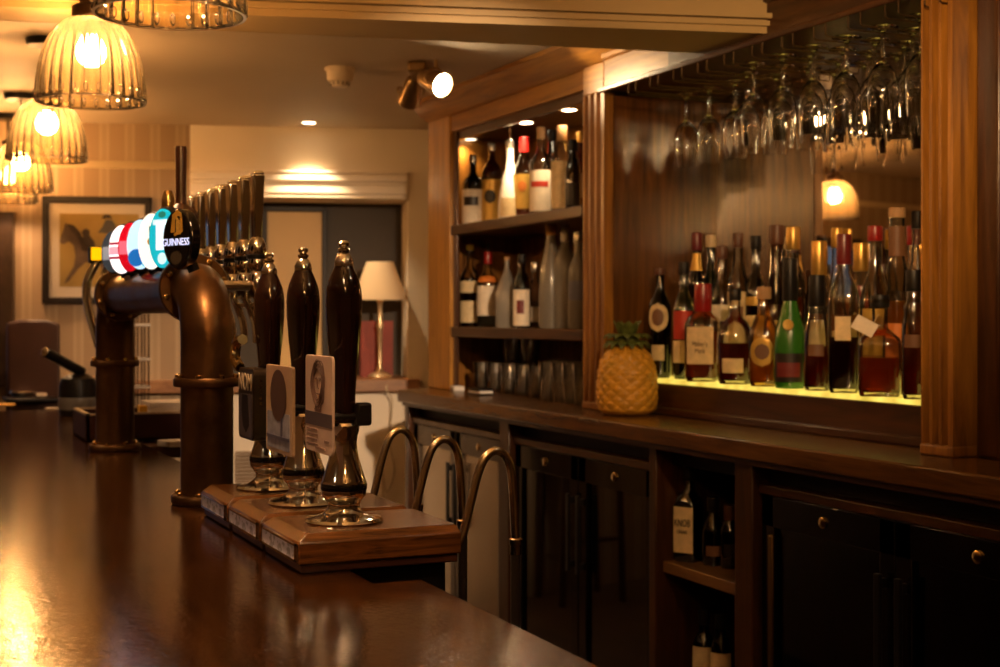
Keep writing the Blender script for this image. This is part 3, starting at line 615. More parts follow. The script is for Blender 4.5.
def shade_mat():
    m, nt, b, o = newmat('lamp_shade_fabric'); nt.nodes.remove(b)
    d = N(nt, 'ShaderNodeBsdfDiffuse'); d.inputs[0].default_value = (.82, .70, .5, 1); tl = N(nt, 'ShaderNodeBsdfTranslucent'); tl.inputs[0].default_value = (.85, .68, .42, 1)
    mx = N(nt, 'ShaderNodeMixShader'); mx.inputs[0].default_value = .45; nt.links.new(d.outputs[0], mx.inputs[1]); nt.links.new(tl.outputs[0], mx.inputs[2]); nt.links.new(mx.outputs[0], o.inputs[0]); return m
part('lamp_shade', sh, shade_mat(), lp, label='pleated cream shade')
part('bulb', MB().ball(base+Vector((0, 0, zy(285))), .02), emit('lamp_bulb', WARM, 3), lp)
pts = [base+Vector((.03, -.05, .004)), wpt(wal(385)[0], zl+.01, -.075), wpt(wal(391)[0], wz(391, 400), -.075), wpt(wal(389)[0], wz(389, 440), -.02), wpt(wal(394)[0], wz(394, 470), -.02), wpt(wal(386)[0], wz(386, 492), -.02), wpt(wal(382)[0], wz(382, 470), -.02), wpt(wal(384)[0], wz(384, 520), -.02)]
part('cord', MB().tube(pts, .003, 8, 8), plain('cord_buff', (.5, .4, .26), .5), lp)
b0, b1 = wal(393, .13)[0], wal(360, .13)[0]
bk = thing('red_book', 'upright dark red book behind the table lamp', 'book', wpt((b0+b1)/2, zl+.012, .15))
zt0, zt1 = wz(380, 378.5)+.001, wz(376, 321, .13)
part('cover', MB().wbox(b0, b1, zt0, zt1, .13, .136).wbox(b0, b1, zt0, zt1, .166, .172).wbox(b1-.006, b1, zt0, zt1, .13, .172), plain('red_cloth', (.20, .022, .010), .6, 0, .15, 20), bk)
part('pages', MB().wbox(b0+.005, b1-.006, zt0+.004, zt1-.004, .136, .166), plain('page_cream', (.6, .5, .35), .8), bk)

# ================================================================ ceiling things
def on_ceiling(px, py): return ath(px, py, CEIL)
p = on_ceiling(340, 68); sd = thing('smoke_detector', 'round white smoke detector on the ceiling', 'smoke detector', p)
PLA = plain('white_plastic', (.72, .6, .45), .5)
part('base', MB().lathe([(.0, -.012), (.048, -.012), (.050, -.006), (.050, 0), (.0, 0)], p, 32), PLA, sd)
part('body', MB().lathe([(.0, -.062), (.024, -.062), (.029, -.056), (.031, -.048), (.040, -.043), (.043, -.036), (.044, -.012), (.0, -.012)], p, 32), PLA, sd)
m_ = MB()
for k in range(12): a = 2*PI*k/12; m_.obox(p+Vector((.030*math.cos(a), .030*math.sin(a), -.052)), (.002, 0, 0), (0, .002, 0), (0, 0, .006))
part('vents', m_, plain('vent_shadow', (.1, .07, .04), .7), sd)
p = on_ceiling(309, 122.5); dl = thing('ceiling_downlight', 'small lit recessed downlight near the far wall', 'downlight', p)
part('bezel', MB().lathe([(.030, -.001), (.042, -.004), (.046, -.002), (.046, 0), (.030, 0)], p, 28), plain('bezel_grey', (.5, .42, .32), .3, .6), dl)
part('lens', MB().lathe([(.0, -.002), (.027, -.002), (.027, -.0005), (.0, -.0005)], p, 24), emit('downlight_lens', (1, .74, .45), 5), dl)
def spot(name, loc, to, power, ang, blend=.5, c=WARM, size=.02, parent=None):
    L = bpy.data.lights.new(name, 'SPOT'); L.energy = power; L.spot_size = R(ang); L.spot_blend = blend; L.color = c; L.shadow_soft_size = size
    o = bpy.data.objects.new(name, L); COL.objects.link(o); o.location = loc
    o.rotation_euler = (Vector(to)-Vector(loc)).to_track_quat('-Z', 'Y').to_euler()
    if parent is not None: o.parent = parent; o.location = Vector(loc)-org(parent)
    return o
dlb = spot('downlight_beam', p+Vector((0, 0, -.012)), p+Vector((WN.x*.05, WN.y*.05, -1)), 12, 86, .5, (1, .72, .42), .02, dl)
for q in (Vector((-1.1, 1.3, CEIL)), Vector((-1.1, 3.4, CEIL))):  # unseen downlights added to brighten the room from the customers' side
    d2_ = copy_tree(dl)
    for l_ in d2_.children:
        if l_.type == 'LIGHT': l_.data = dlb.data.copy(); l_.data.energy = 30; l_.data.spot_size = R(130); l_.data.spot_blend = .8
    d2_.location = q; d2_['label'] = 'added fill downlight over the customers side, out of the picture'; d2_['group'] = 'added downlights over the customers side'
# double spotlight on the ceiling
c = at(442, 1.56, 85); p = ath(419, 66, CEIL); sl = thing('ceiling_spotlight', 'brass twin ceiling spotlight with one lamp glaring', 'spotlight', p)
SB = plain('old_brass', (.34, .22, .10), .3, .85, .2)
d1 = (atd(436, 58, p.y) - atd(402, 76, p.y)); d1.z = 0; d1 = Vector((.42, .9, 0)).normalized(); d2 = Vector((-d1.y, d1.x, 0))
part('mount_plate', MB().obox(p+Vector((0, 0, -.018)), d1*.10, d2*.03, (0, 0, .018)), SB, sl, bev=.008)
hd_c = c + Vector((.02, .05, .012)); aim = (Vector((.30, -.85, -.35))).normalized()
def head(cen, aim, name, lit_):
    a = Vector(aim); h = part(name, MB().lathe([(.0, -.075), (.018, -.072), (.028, -.055), (.030, -.03), (.036, .0), (.040, .03), (.040, .034), (.036, .034), (.033, .01), (.0, .006)], cen, 28, axis=a), SB, sl)
    yk = MB(); tp = Vector((cen.x, cen.y, CEIL-.036)); s = a.cross(Vector((0, 0, 1))).normalized()
    yk.tube([tp+Vector((0, 0, .005)), tp+Vector((0, 0, -.02))], .006, 8)
    yk.tube([cen+s*.042, cen+s*.042+Vector((0, 0, .02)), tp+Vector((0, 0, -.02)), cen-s*.042+Vector((0, 0, .02)), cen-s*.042], .0035, 8, 5)
    part('yoke', yk, SB, h)
    return h
h1 = head(c+aim*-.03, aim, 'spot_head', True)
part('lamp_face', MB().lathe([(.0, .006), (.030, .006), (.035, .022), (.030, .034), (.016, .042), (.0, .044)], c+aim*-.03, 24, axis=aim), emit('spot_lamp', (1, .78, .48), SPOT_E*.06), h1)
c2 = at(411, 1.63, 94); aim2 = Vector((.12, .75, -.62)).normalized(); head(c2, aim2, 'spot_head', False)
spot('spot_beam', c+aim*.03, (1.9, 3.52, ZC+.70), 13, 42, 1.0, (1, .72, .38), .03, sl)

# unseen copy added over the serving aisle, to brighten far wall and back bar
s2 = copy_tree(sl); s2.location = (1.05, 1.0, CEIL); s2.rotation_euler = (0, 0, R(144)); s2['label'] = 'added brass twin ceiling spotlight over the serving aisle, out of the picture'
for l_ in [o for o in s2.children if o.type == 'LIGHT']: bpy.data.objects.remove(l_)
spot('aisle_fill', (1.05, 1.25, CEIL-.12), (1.5, 5.7, 1.05), 165, 29, .9, (1, .68, .42), .035)  # fill beams added along the aisle, from the unseen fixture
spot('aisle_fill', (1.10, 1.25, CEIL-.12), (2.0, 2.75, 1.62), 24, 56, 1.0, (1, .60, .28), .035)
# ---------------------------------------------------------------- pendants over the bar
SHADE = thin('ribbed_glass', (.96, .88, .70), 1.6, 1.5, .06, (1, .70, .32), .07, .5, .8)
RIMG = thin('clear_rim_glass', (.98, .96, .92), 1.6, 2.5, .06, (1, .9, .7), .05, .5, .95)
PZ = ZC+.455; PK = 1.083; PH = (CEIL-PZ)/(PK*.875)
def pendant_proto():
    P = thing('pendant_lamp', None, 'pendant lamp', (0, 0, 0), 'ribbed glass pendants over the bar'); L = dict(local=True)
    # origin: centre of the rim; the shade rises 0.19 above it
    pr = [(.104, 0), (.1045, .004), (.104, .02), (.1025, .045), (.0985, .078), (.0915, .110), (.081, .139), (.067, .163), (.050, .181), (.0335, .192)]
    outer = [(r, z) for r, z in pr]; m = MB().lathe(outer, seg=144, rib=(28, .03))
    s = part('glass_shade', m, SHADE, P, label='amber ribbed glass bell shade', angle=60, **L)
    sol = s.modifiers.new('thickness', 'SOLIDIFY'); sol.thickness = .003; sol.offset = -1
    part('rim', MB().lathe([(.101, -.002), (.1055, -.002), (.106, .001), (.1055, .004), (.101, .004), (.101, -.002)], seg=72), RIMG, s, **L)
    bd = MB()
    for k in range(28): a = 2*PI*(k+.0)/28; bd.ball((.1035*math.cos(a), .1035*math.sin(a), .016), .0065, 8, 6, (.7, .7, 1.7))
    part('rim_beads', bd, RIMG, s, **L)
    cp = part('cap', MB().lathe([(.0, .183), (.034, .185), (.037, .190), (.037, .212), (.030, .218), (.022, .220), (.022, .262), (.010, .268), (.0, .268)], seg=28), plain('cap_bronze', (.10, .055, .025), .35, .8), P, **L)
    part('flex', MB().tube([(0, 0, .266), (0, 0, PH-.01)], .0032, 8), BLKM, P, **L)
    part('ceiling_rose', MB().lathe([(.0, PH-.022), (.050, PH-.022), (.055, PH-.016), (.056, PH), (.0, PH)], seg=32), BLKM, P, **L)
    bl = part('bulb', MB().lathe([(.0, .078), (.014, .081), (.024, .092), (.029, .107), (.028, .122), (.020, .142), (.014, .155), (.013, .168), (.0, .169)], seg=24), emit('pendant_bulb', WARM, PEND_E), P, **L)
    part('lamp_holder', MB().lathe([(.0, .165), (.016, .165), (.017, .185), (.0, .186)], seg=20), BRASS, P, **L)
    return P
pp = pendant_proto(); pp.scale = (PK, PK, PK*.875)
PL = ['nearest pendant in view, cropped by the top edge, rim beads and clear rim low', 'large ribbed pendant, second nearest, whole shade in view', 'ribbed pendant third along the row over the bar', 'ribbed pendant fourth along the row over the bar', 'farthest ribbed pendant, half cut by the left edge']
for i, (px, Zd) in enumerate(((170, 2.12), (91, 2.99), (47, 4.11), (21, 5.14), (8, 5.66))):
    o = pp if i == 0 else copy_tree(pp)
    q = atd(px, 315, Zd); o.location = (q.x, q.y, PZ); o['label'] = PL[i]
for Y in (1.25, .42):  # unseen pendants added nearer the viewer for their light
    o = copy_tree(pp); o.location = (.391, Y, PZ); o['label'] = 'added ribbed pendant continuing the row, out of the picture nearer the viewer'

# ================================================================ the back bar
XM = 2.30                                            # mirror plane
wt = thing('worktop', 'long dark brown wooden worktop of the back bar', 'worktop', (2.0, 3.0, CNT))
part('slab', MB().prism([(1.75, .8), (2.36, .8), (2.36, 5.10), (1.95, 5.06), (1.75, 4.89)], (0, 0, CNT-.042), (1, 0, 0), (0, 1, 0), (0, 0, .042)), COUNTER, wt, bev=.004)
part('front_lip', MB().prism([(1.762, .8), (1.775, .8), (1.775, 4.88), (1.762, 4.87)], (0, 0, CNT-.055), (1, 0, 0), (0, 1, 0), (0, 0, .013)), MAHO, wt)

YA, YD = 5.03, .9; YB = at(583, 1.915).y+.003               # left end, left pilaster, right pilaster, right end
XF = 1.95                                            # cabinet face
zt = ZC+.68
cab = thing('bottle_cabinet', 'open wooden bottle cabinet with two shelves left of the fluted pilaster', 'cabinet', (XF, YA, CNT))
part('back_panel', MB().box(XM, XM+.02, YB, YA, CNT, zt+.03), OAK, cab)
part('side_panel', MB().box(XF, XM, YA-.02, YA, CNT, zt+.03), OAK, cab)
part('side_panel', MB().box(XF+.03, XM, YB, YB+.02, CNT, zt+.03), OAK, cab)
y0 = at(456, XF).y; y1 = at(434, XF).y
part('face_stile', MB().box(XF-.025, XF, y0, y1, CNT, zt+.06), wood('oak_lit', (.16, .06, .008), (.56, .27, .035), .4, (9, 9, .7), 4, coat=.1), cab, bev=.004)  # lighter copy of the oak, standing in for strong lamplight on the stile
m_ = MB().box(XF-.012, XF, y0-.035, y0, CNT, zt+.03); part('inner_stile', m_, MAHV, cab, bev=.004)
for z in (ZC+.327, ZC-.047):
    sh = part('shelf', MB().box(XF-.008, XM, YB+.02, YA-.02, z-.026, z), MAHO, cab, bev=.003)
    part('shelf_edge', MB().box(XF-.022, XF-.008, YB+.03, y0-.0, z-.032, z+.004), MAHO, sh, bev=.004)
part('soffit', MB().box(XF, XM, YB+.02, YA-.02, zt, zt+.02), MAHO, cab)
part('face_rail', MB().box(XF-.02, XF, YB, y0, zt-.005, zt+.055), OAKH, cab, bev=.003)
part('inner_rail', MB().box(XF-.004, XF+.02, YB+.02, y0, zt-.035, zt-.003), MAHO, cab, bev=.004)
for k, px in enumerate((470, 526, 569)):
    p = at(px, 2.08, 122); p.z = zt
    d = part('downlight', MB().lathe([(.0, -.003), (.024, -.003), (.024, 0), (.0, 0)], p, 20), emit('cabinet_lens%d' % (k > 0), (1, .78, .5), 2.5 if k == 0 else 16), cab)
    part('downlight_ring', MB().lathe([(.024, -.001), (.032, -.005), (.034, 0), (.024, 0)], p, 20), CHROME, d)
    spot('cabinet_beam', p+Vector((-.02, 0, -.012)), p+Vector((-.03, 0, -1)), 2.0 if k == 0 else 5.0, 120, .7, (1, .70, .38), .02, cab)
# crown and frieze along the whole back bar
cr = thing('back_bar_cornice', 'stepped wooden cornice and frieze above the whole back bar', 'cornice', (1.9, 3.0, zt+.05))
prof = [(1.96, ZC+.675), (1.935, ZC+.675), (1.935, ZC+.655), (1.915, ZC+.655), (1.915, ZC+.735), (1.905, ZC+.74), (1.905, ZC+.752), (1.895, ZC+.756), (1.875, ZC+.775), (1.862, ZC+.79), (1.85, ZC+.794), (1.85, CEIL-.001), (2.0, CEIL-.001)]
m_ = MB(); m_.prism([(x, z) for x, z in prof], (0, 3.22, 0), (1, 0, 0), (0, 0, 1), (0, at(604, 1.915).y-3.221, 0)); part('frieze', m_, OAKH, cr)
m_ = MB(); m_.prism([(x, z) for x, z in prof], (0, .9, 0), (1, 0, 0), (0, 0, 1), (0, 2.32, 0)); part('dark_frieze', m_, MAHO, cr, label='dark right-hand length of the cornice')
prof2 = [(2.0, zt+.05), (1.935, zt+.05)]+[(x+.015 if z < ZC+.75 else x, z) for x, z in prof[3:]]
prof2 = [(2.0, ZC+.735), (1.93, ZC+.735), (1.915, ZC+.742), (1.905, ZC+.752), (1.895, ZC+.756), (1.875, ZC+.775), (1.862, ZC+.79), (1.85, ZC+.794), (1.85, CEIL-.001), (2.0, CEIL-.001)]
m_ = MB(); m_.prism([(x, z) for x, z in prof2], (0, at(604, 1.915).y, 0), (1, 0, 0), (0, 0, 1), (0, y1-at(604, 1.915).y, 0)); part('crown', m_, OAKH, cr)
def pilaster(ya, yb, xf, label, dp=.10):
    P = thing('pilaster', label, 'pilaster', (xf, (ya+yb)/2, CNT), 'fluted pilasters of the back bar')
    w_ = yb-ya; n = 3; poly = [(xf+dp, ya), (xf, ya)]
    fl = w_/(n*1.0+.45)
    for k in range(n):
        y = ya+fl*.55+k*fl
        poly.append((xf, y))
        for q in range(1, 6): a = PI*q/6; poly.append((xf+min(.034, dp*.75)*math.sin(a)**.8, y+fl*.34*(1-math.cos(a))))
        poly.append((xf, y+fl*.68))
    poly += [(xf, yb), (xf+dp, yb)]
    m = MB().prism([(x, y) for x, y in poly], (0, 0, CNT+.022), (1, 0, 0), (0, 1, 0), (0, 0, ZC+.65-CNT-.022)); part('fluted_shaft', m, OAK, P)
    part('plinth_block', MB().box(xf-.004, xf+dp, ya-.002, yb+.001, CNT, CNT+.022), OAK, P, bev=.004)
    part('cap_block', MB().box(xf-.001, xf+dp, ya, yb, ZC+.65, ZC+.735), OAKH, P, bev=.004)
yl0, yl1 = at(604, 1.915).y, at(583, 1.915).y
pilaster(yl0, yl1, 1.915, 'fluted wooden pilaster between the bottle cabinet and the mirrored alcove', .030)
yr0, yr1 = at(953, 1.905).y, at(921, 1.905).y
pilaster(yr0, yr1, 1.905, 'tall fluted wooden pilaster at the right of the lit bottles')
# mirrored alcove
al = thing('mirror_alcove', 'mirror-backed alcove with a lit ledge between the two pilasters', 'alcove', (2.0, 2.9, CNT))
MIR = plain('mirror_silver', (.86, .80, .70), .02, 1, .06, 2)
part('mirror', MB().box(XM, XM+.01, yr0, yl0+.03, LEDGE, ZC+.645), MIR, al)
part('side_panel', MB().box(1.947, XM, yl0+.002, yl0+.024, LEDGE, ZC+.638), wood('alcove_panel', (.03, .010, .003), (.17, .065, .014), .22, (9, 9, .7), 4), al)
part('side_panel', MB().box(2.01, XM, yr0-.012, yr0-.0, CNT, ZC+.645), OAK, al)
part('ledge_front', MB().box(2.0, 2.02, yr1+.008, yl0-.006, CNT, LEDGE-.012), MAHO, al, bev=.003)
part('ledge_core', MB().box(2.02, XM, yr1+.008, yl0-.006, CNT, LEDGE-.016), MAHO, al)
part('ledge_lip', MB().box(1.985, 2.0, yr1+.008, yl0-.006, CNT+.0, CNT+.022), MAHO, al, bev=.005)
def glow():
    m, nt, b, o = newmat('lit_ledge_glass'); n = N(nt, 'ShaderNodeTexNoise', Scale=22.0, Detail=3.0); nt.links.new(objcoord(nt), n.inputs['Vector'])
    r = ramp(nt, n.outputs[0], [(.35, (.50, .35, .04)), (.65, (.85, .62, .10))]); nt.links.new(r.outputs[0], b.inputs['Emission Color']); b.inputs['Emission Strength'].default_value = .52
    b.inputs['Base Color'].default_value = (.5, .5, .3, 1); b.inputs['Roughness'].default_value = .2; return m
part('lit_ledge', MB().box(2.0, XM, yr1+.008, yl0-.006, LEDGE-.011, LEDGE), glow(), al, label='glowing yellow glass ledge')
# open bay beyond the right pilaster
rb = thing('end_cabinet', 'dark open cabinet bay with a shelf at the right edge', 'cabinet', (XF, 1.5, CNT))
ys = at(984, 1.965).y
part('face_stile', MB().box(1.955, 1.985, ys-.05, yr0-.008, CNT, ZC+.66), MAHV, rb, bev=.006)
part('back_panel', MB().box(XM, XM+.02, YD, yr0-.036, CNT, ZC+.66), MAHV, rb)
part('side_panel', MB().box(1.985, XM, YD, YD+.02, CNT, ZC+.66), MAHV, rb)
part('side_panel', MB().box(1.985, XM, yr0-.036, yr0-.016, CNT, ZC+.66), MAHV, rb)
for z in (ZC+.335, ZC-.047): part('shelf', MB().box(1.975, XM, YD+.02, ys-.05, z-.026, z), OAKH, rb, bev=.003)
part('soffit', MB().box(1.96, XM, YD+.02, ys, ZC+.66, ZC+.68), MAHV, rb)

# ---- hanging glass rack
ZW = ZC+.612
rk = thing('glass_rack', 'dark overhead rack with wire rails holding stemmed glasses', 'glass rack', (1.9, 2.9, ZW))
part('board', MB().box(1.906, XM-.004, yr1+.004, yl0-.004, ZC+.648, ZC+.654), MAHO, rk, bev=.002)
part('front_rail', MB().box(1.89, 1.905, yr1+.004, yl0-.004, ZC+.640, ZC+.654), MAHO, rk, bev=.003)
RAILS = [3.384-.1205*k for k in range(11)]
for y in RAILS:
    m = MB()
    for s in (-1, 1): m.tube([(1.897, y+s*.021, ZC+.65), (1.897, y+s*.021, ZW+.004), (1.903, y+s*.021, ZW), (2.27, y+s*.021, ZW), (2.275, y+s*.021, ZC+.65)], .0019, 8)
    part('wire_rail', m, plain('dark_brass_wire', (.16, .10, .05), .3, .9), rk)
# ---- stemmed glasses (hung upside down), origin at the foot's upper face
def stem_profile():
    o = [(.0, .0), (.031, .0), (.0335, -.0015), (.032, -.004), (.012, -.0065), (.0052, -.012), (.0042, -.022), (.0040, -.062), (.0055, -.072), (.0150, -.082), (.0255, -.096), (.0325, -.115), (.0345, -.135), (.0335, -.160), (.0305, -.190), (.0285, -.205)]
    i = [(.0273, -.205), (.0293, -.190), (.0322, -.160), (.0332, -.135), (.0312, -.116), (.0243, -.098), (.0140, -.0845), (.0, -.079)]
    return o+i
def flip(pr): return pr[::-1]
gm = MB().lathe(flip(stem_profile()), seg=28)
HANG = glassy('stemware_glass', (.98, .97, .95))
rows = []
for k, y in enumerate(RAILS[:10]):
    xs = [2.07] if k < 3 else ([2.03, 2.12] if k == 3 else [1.97, 2.05, 2.13, 2.21])
    for j, x in enumerate(xs): rows.append((k, j, x, y))
proto = None
ORD = ['first', 'second', 'third', 'fourth', 'fifth', 'sixth', 'seventh', 'eighth', 'ninth', 'tenth']
for k, j, x, y in rows:
    lab = 'upturned stemmed glass hanging on the %s wire rail from the left' % ORD[k] if k < 3 else 'upturned stemmed glass hanging %s on the %s wire rail from the left' % (('in front', 'second from the front' if k > 3 else 'behind', 'third from the front', 'at the back')[j], ORD[k])
    if proto is None: proto = single('wine_glass', gm, HANG, lab, 'wine glass', (0, 0, 0), 'stemmed glasses in the rack', angle=50); o = proto
    else: o = proto.copy(); COL.objects.link(o)
    o.location = (x, y+random.uniform(-.004, .004), ZW+.0078); o['label'] = lab; o.rotation_euler = (random.uniform(-.02, .02), random.uniform(-.02, .02), random.random()*3)

# ================================================================ bottles
def profile(st, H, r, n, cap):
    ht = H-cap*.35
    if st == 'std': p = [(0, .004), (r*.86, .0), (r, .012), (r, H*.55), (r*.97, H*.60), (r*.82, H*.66), (n*1.5, H*.715), (n*1.05, H*.76), (n, ht)]
    elif st == 'tall': p = [(0, .004), (r*.86, .0), (r, .012), (r, H*.62), (r*.95, H*.67), (r*.7, H*.73), (n*1.2, H*.79), (n, H*.83), (n, ht)]
    elif st == 'squat': p = [(0, .004), (r*.86, .0), (r*.97, .012), (r, H*.2), (r, H*.46), (r*.96, H*.52), (r*.86, H*.59), (r*.68, H*.65), (n*1.35, H*.70), (n, H*.74), (n, ht)]
    elif st == 'cone': p = [(0, .004), (r*.9, .0), (r, .012), (r, H*.22), (r*.93, H*.34), (r*.68, H*.52), (n*1.35, H*.66), (n, H*.76), (n, ht)]
    elif st == 'cognac': p = [(0, .004), (r*.86, .0), (r*.96, .012), (r, H*.16), (r*.97, H*.34), (r*.86, H*.46), (r*.62, H*.56), (n*1.4, H*.66), (n*1.05, H*.73), (n, ht)]
    elif st == 'decanter': p = [(0, .006), (r*.92, .0), (r, .014), (r, H*.50), (r*.93, H*.57), (r*.62, H*.63), (n*1.1, H*.67), (n, H*.72), (n*1.05, H*.86), (n*1.35, ht)]
    elif st == 'pyramid': p = [(0, .004), (r*.95, .0), (r, .012), (r, H*.5), (r*.75, H*.62), (r*.4, H*.76), (n*1.1, H*.84), (n, H*.9), (n, ht)]
    else: p = [(0, .004), (r*.9, .0), (r, .012), (r*.96, H*.45), (r*.8, H*.6), (r*.5, H*.75), (n*1.05, H*.86), (n, ht)]      # 'slope'
    return p+[(0, ht)]
def interp(p, z):
    q = [x for x in p if x[0] > 0]
    for a, b in zip(q, q[1:]):
        if a[1] <= z <= b[1] and b[1] > a[1]: return a[0]+(b[0]-a[0])*(z-a[1])/(b[1]-a[1])
    return q[-1][0]
GL = {'clear': thin('bottle_clear', (.92, .90, .85), 1.5, 2.6, rough=.06), 'green': thin('bottle_green', (.05, .20, .04), 1.5, 2.0, .2, (.04, .22, .03), .06), 'dark': thin('bottle_dark', (.04, .018, .008), 1.5, 2.0, rough=.06), 'amber': thin('bottle_brown', (.34, .12, .02), 1.5, 2.2, rough=.06),
      'frostgreen': plain('frosted_green', (.028, .14, .014), .25, 0, .05, 6, coat=.3), 'frost': plain('bottle_frost', (.20, .18, .15), .3, 0, .1, 8, coat=.4), 'white': plain('white_bottle', (.9, .85, .75), .3, 0, .03, 6), 'gold': thin('bottle_gold', (.88, .68, .30), 1.5, 2.6, rough=.06)}
LQ = {'amber': spirit('whisky_amber', (.50, .16, .02)), 'red': spirit('whisky_red', (.30, .045, .010), .45), 'gold': spirit('liqueur_gold', (.75, .40, .06), .6), 'dark': spirit('rum_dark', (.10, .022, .006), .4), 'clear': spirit('gin_clear', (.55, .53, .48), .8), 'brown': spirit('brown_spirit', (.06, .018, .008), .3)}
CAPC = {'black': BLKM, 'red': plain('red_wax', (.26, .008, .007), .3), 'burg': plain('burgundy_foil', (.13, .012, .014), .3), 'gold': plain('gold_foil', (.55, .33, .08), .28, .7), 'cream': plain('cream_cap', (.65, .5, .32), .5), 'brown': plain('brown_cap', (.10, .035, .015), .4), 'cork': plain('cork', (.42, .24, .11), .7), 'yellow': plain('yellow_cap', (.6, .5, .06), .4), 'silver': plain('silver_cap', (.6, .56, .5), .25, .8)}
LB = {'cream': plain('cream_label', (.66, .50, .27), .6, 0, .12, 60), 'white': plain('white_label', (.72, .62, .48), .6, 0, .08, 60), 'black': plain('black_label', (.015, .011, .010), .4), 'red': plain('red_label', (.45, .03, .015), .5), 'gold': plain('gold_label', (.55, .34, .07), .35, .4), 'brown': plain('brown_label', (.16, .07, .03), .5), 'blue': plain('grey_blue_label', (.16, .16, .22), .5), 'dkred': plain('dark_red_label', (.14, .012, .012), .5), 'orange': plain('orange_label', (.55, .16, .02), .5)}
def patch(prof, sec, z0, z1, a0, half, off=.0012, nz=4, na=12, flat=1, shape='rect'):
    """a label wrapped on the bottle: z0..z1, centred on angle a0, half-width in radians"""
    vs = []; fs = []; rm = max(q[0] for q in prof)
    for i in range(nz+1):
        z = z0+(z1-z0)*i/nz; r = interp(prof, z)+off; t = min(1, max(0, (r/rm-.45)/.4)); n = 2+(sec-2)*t
        hf = half
        if shape == 'disc': hf = half*math.sqrt(max(.0004, 1-(2*i/nz-1)**2))
        for j in range(na+1):
            a = a0-hf+2*hf*j/na; k = 1/((abs(math.cos(a))**n+abs(math.sin(a))**n)**(1/n))
            vs.append((r*k*math.cos(a), r*k*math.sin(a)*(1-(1-flat)*t), z))
    for i in range(nz):
        for j in range(na): p = i*(na+1)+j; fs.append((p, p+1, p+na+2, p+na+1))
    return MB().add(vs, fs)
def bottle(loc, H, r, st, glass, liq, lvl, cap, labs, label, group, sec=2, neck=.0125, capH=.035, yaw=0, flat=1, extra=None, name='bottle'):
    """labs: (z0, z1, half-angle, colour[, shape]) as fractions of the height"""
    B = thing(name, label, 'bottle', loc, group); L = dict(local=True); p = profile(st, H, r, neck, capH)
    g = part('glass_body', MB().lathe(p, seg=32, n=sec, flat=flat), GL[glass], B, angle=50, **L)
    if liq:
        zt_ = H*lvl; q = [(0, .009)]+[(max(.002, rr-.0035), max(z, .009)) for rr, z in p if rr > 0 and z < zt_]
        q = [q[0]]+[x for i, x in enumerate(q[1:]) if i == 0 or x[1] > q[i][1] or x[0] != q[i][0]]
        rr = max(.003, interp(p, zt_)-.0035); q += [(rr, zt_), (0, zt_)]
        part('liquid', MB().lathe(q, seg=32, n=sec, flat=flat), LQ[liq], B, angle=50, **L)
    cm = CAPC[cap]; c0 = H-capH; rn = interp(p, min(c0+.002, p[-2][1]))
    part('cap', MB().lathe([(0, c0), (rn+.0018, c0), (rn+.0024, c0+.003), (rn+.0022, H-.004), (rn+.0010, H), (0, H)], seg=20), cm, B, **L)
    a0 = PI; B.rotation_euler = (0, 0, yaw)
    main = None
    for q in labs:
        z0, z1, hf, c = q[:4]; shp = q[4] if len(q) > 4 else 'rect'
        off = .0012 if main is None else .0022+.0006*len(main.children)
        o = part('label', patch(p, sec, z0*H, z1*H, a0, hf, off, 10 if shp == 'disc' else 4, 14, flat, shp), LB[c], B if main is None else main, angle=60, **L)
        if main is None: main = o
        else: o.name = 'label_print'
    if extra: extra(B, p, main)
    return B
VB = R(48)     # labels turned a little towards the viewer
def alc(px, top, X, hw, st, glass, liq, lvl, cap, labs, label, **kw):
    p = at(px, X); s = F*X/ray(px)[0]/X if False else 1/(X/ray(px)[0]); H = (315-top)/s + .179
    lv = (.179+(315-lvl)/s)/H if lvl and lvl > 1 else lvl
    kw.setdefault('yaw', VB)
    return bottle((X, p.y, LEDGE), H, hw/s/(1.0 if kw.get('sec', 2) > 3 else 1.0), st, glass, liq, lv, cap, labs, label, 'bottles on the lit ledge', **kw)
def makers(B, p, lab):
    t = plain('label_ink', (.09, .035, .012), .6); r = max(q[0] for q in p)+.003
    n = Vector((-math.cos(VB), -math.sin(VB), 0)); c = org(B)+n*(r*1.0+.0)
    # the flat front of the square bottle faces -x
    for k, (s, sz) in enumerate((("Maker's", .0185), ('Mark', .0185))): text('lettering', s, sz, facing(org(B)+Vector((-r-.0007, .0, .101-.019*k)), (-1, 0, 0)), t, lab, sx=.72)
FR = 2.038; MD = 2.13; BK = 2.215
alc(660, 268, FR, 11.5, 'tall', 'dark', 'dark', .6, 'brown', [(.42, .68, .95, 'cream', 'disc'), (.16, .30, .55, 'cream'), (.47, .63, .5, 'brown', 'disc')], 'dark bottle with round cream label, next to the pineapple', capH=.02)
alc(684, 262, FR+.02, 11, 'std', 'green', 'dark', .5, 'black', [(.34, .58, 1.0, 'red'), (.14, .33, 1.0, 'cream')], 'green bottle with red and cream label, second from the pineapple')
alc(703, 284, FR, 17, 'std', 'clear', 'amber', .52, 'red', [(.18, .56, .68, 'cream')], 'square amber bottle with red wax neck and big cream lettered label', sec=5, capH=.075, neck=.015, extra=makers)
alc(735, 289, FR, 18, 'squat', 'clear', 'red', .43, 'black', [(.12, .27, .6, 'cream')], 'squat round-shouldered amber bottle with small cream label', neck=.014, capH=.03)
alc(764, 287, FR, 15, 'squat', 'gold', 'gold', .30, 'cork', [(.2, .5, .75, 'gold', 'disc'), (.27, .43, .45, 'brown', 'disc')], 'clear gold bottle with round gold medallion, left of the green bottle', sec=3, neck=.016, capH=.03)
def medal(B, p, lab):
    part('medallion', MB().lathe([(0, 0), (.013, 0), (.013, .003), (0, .004)], (-.042, -.0, .155), 20, axis=(-.9, -.35, .25)), LB['gold'], B, local=True)
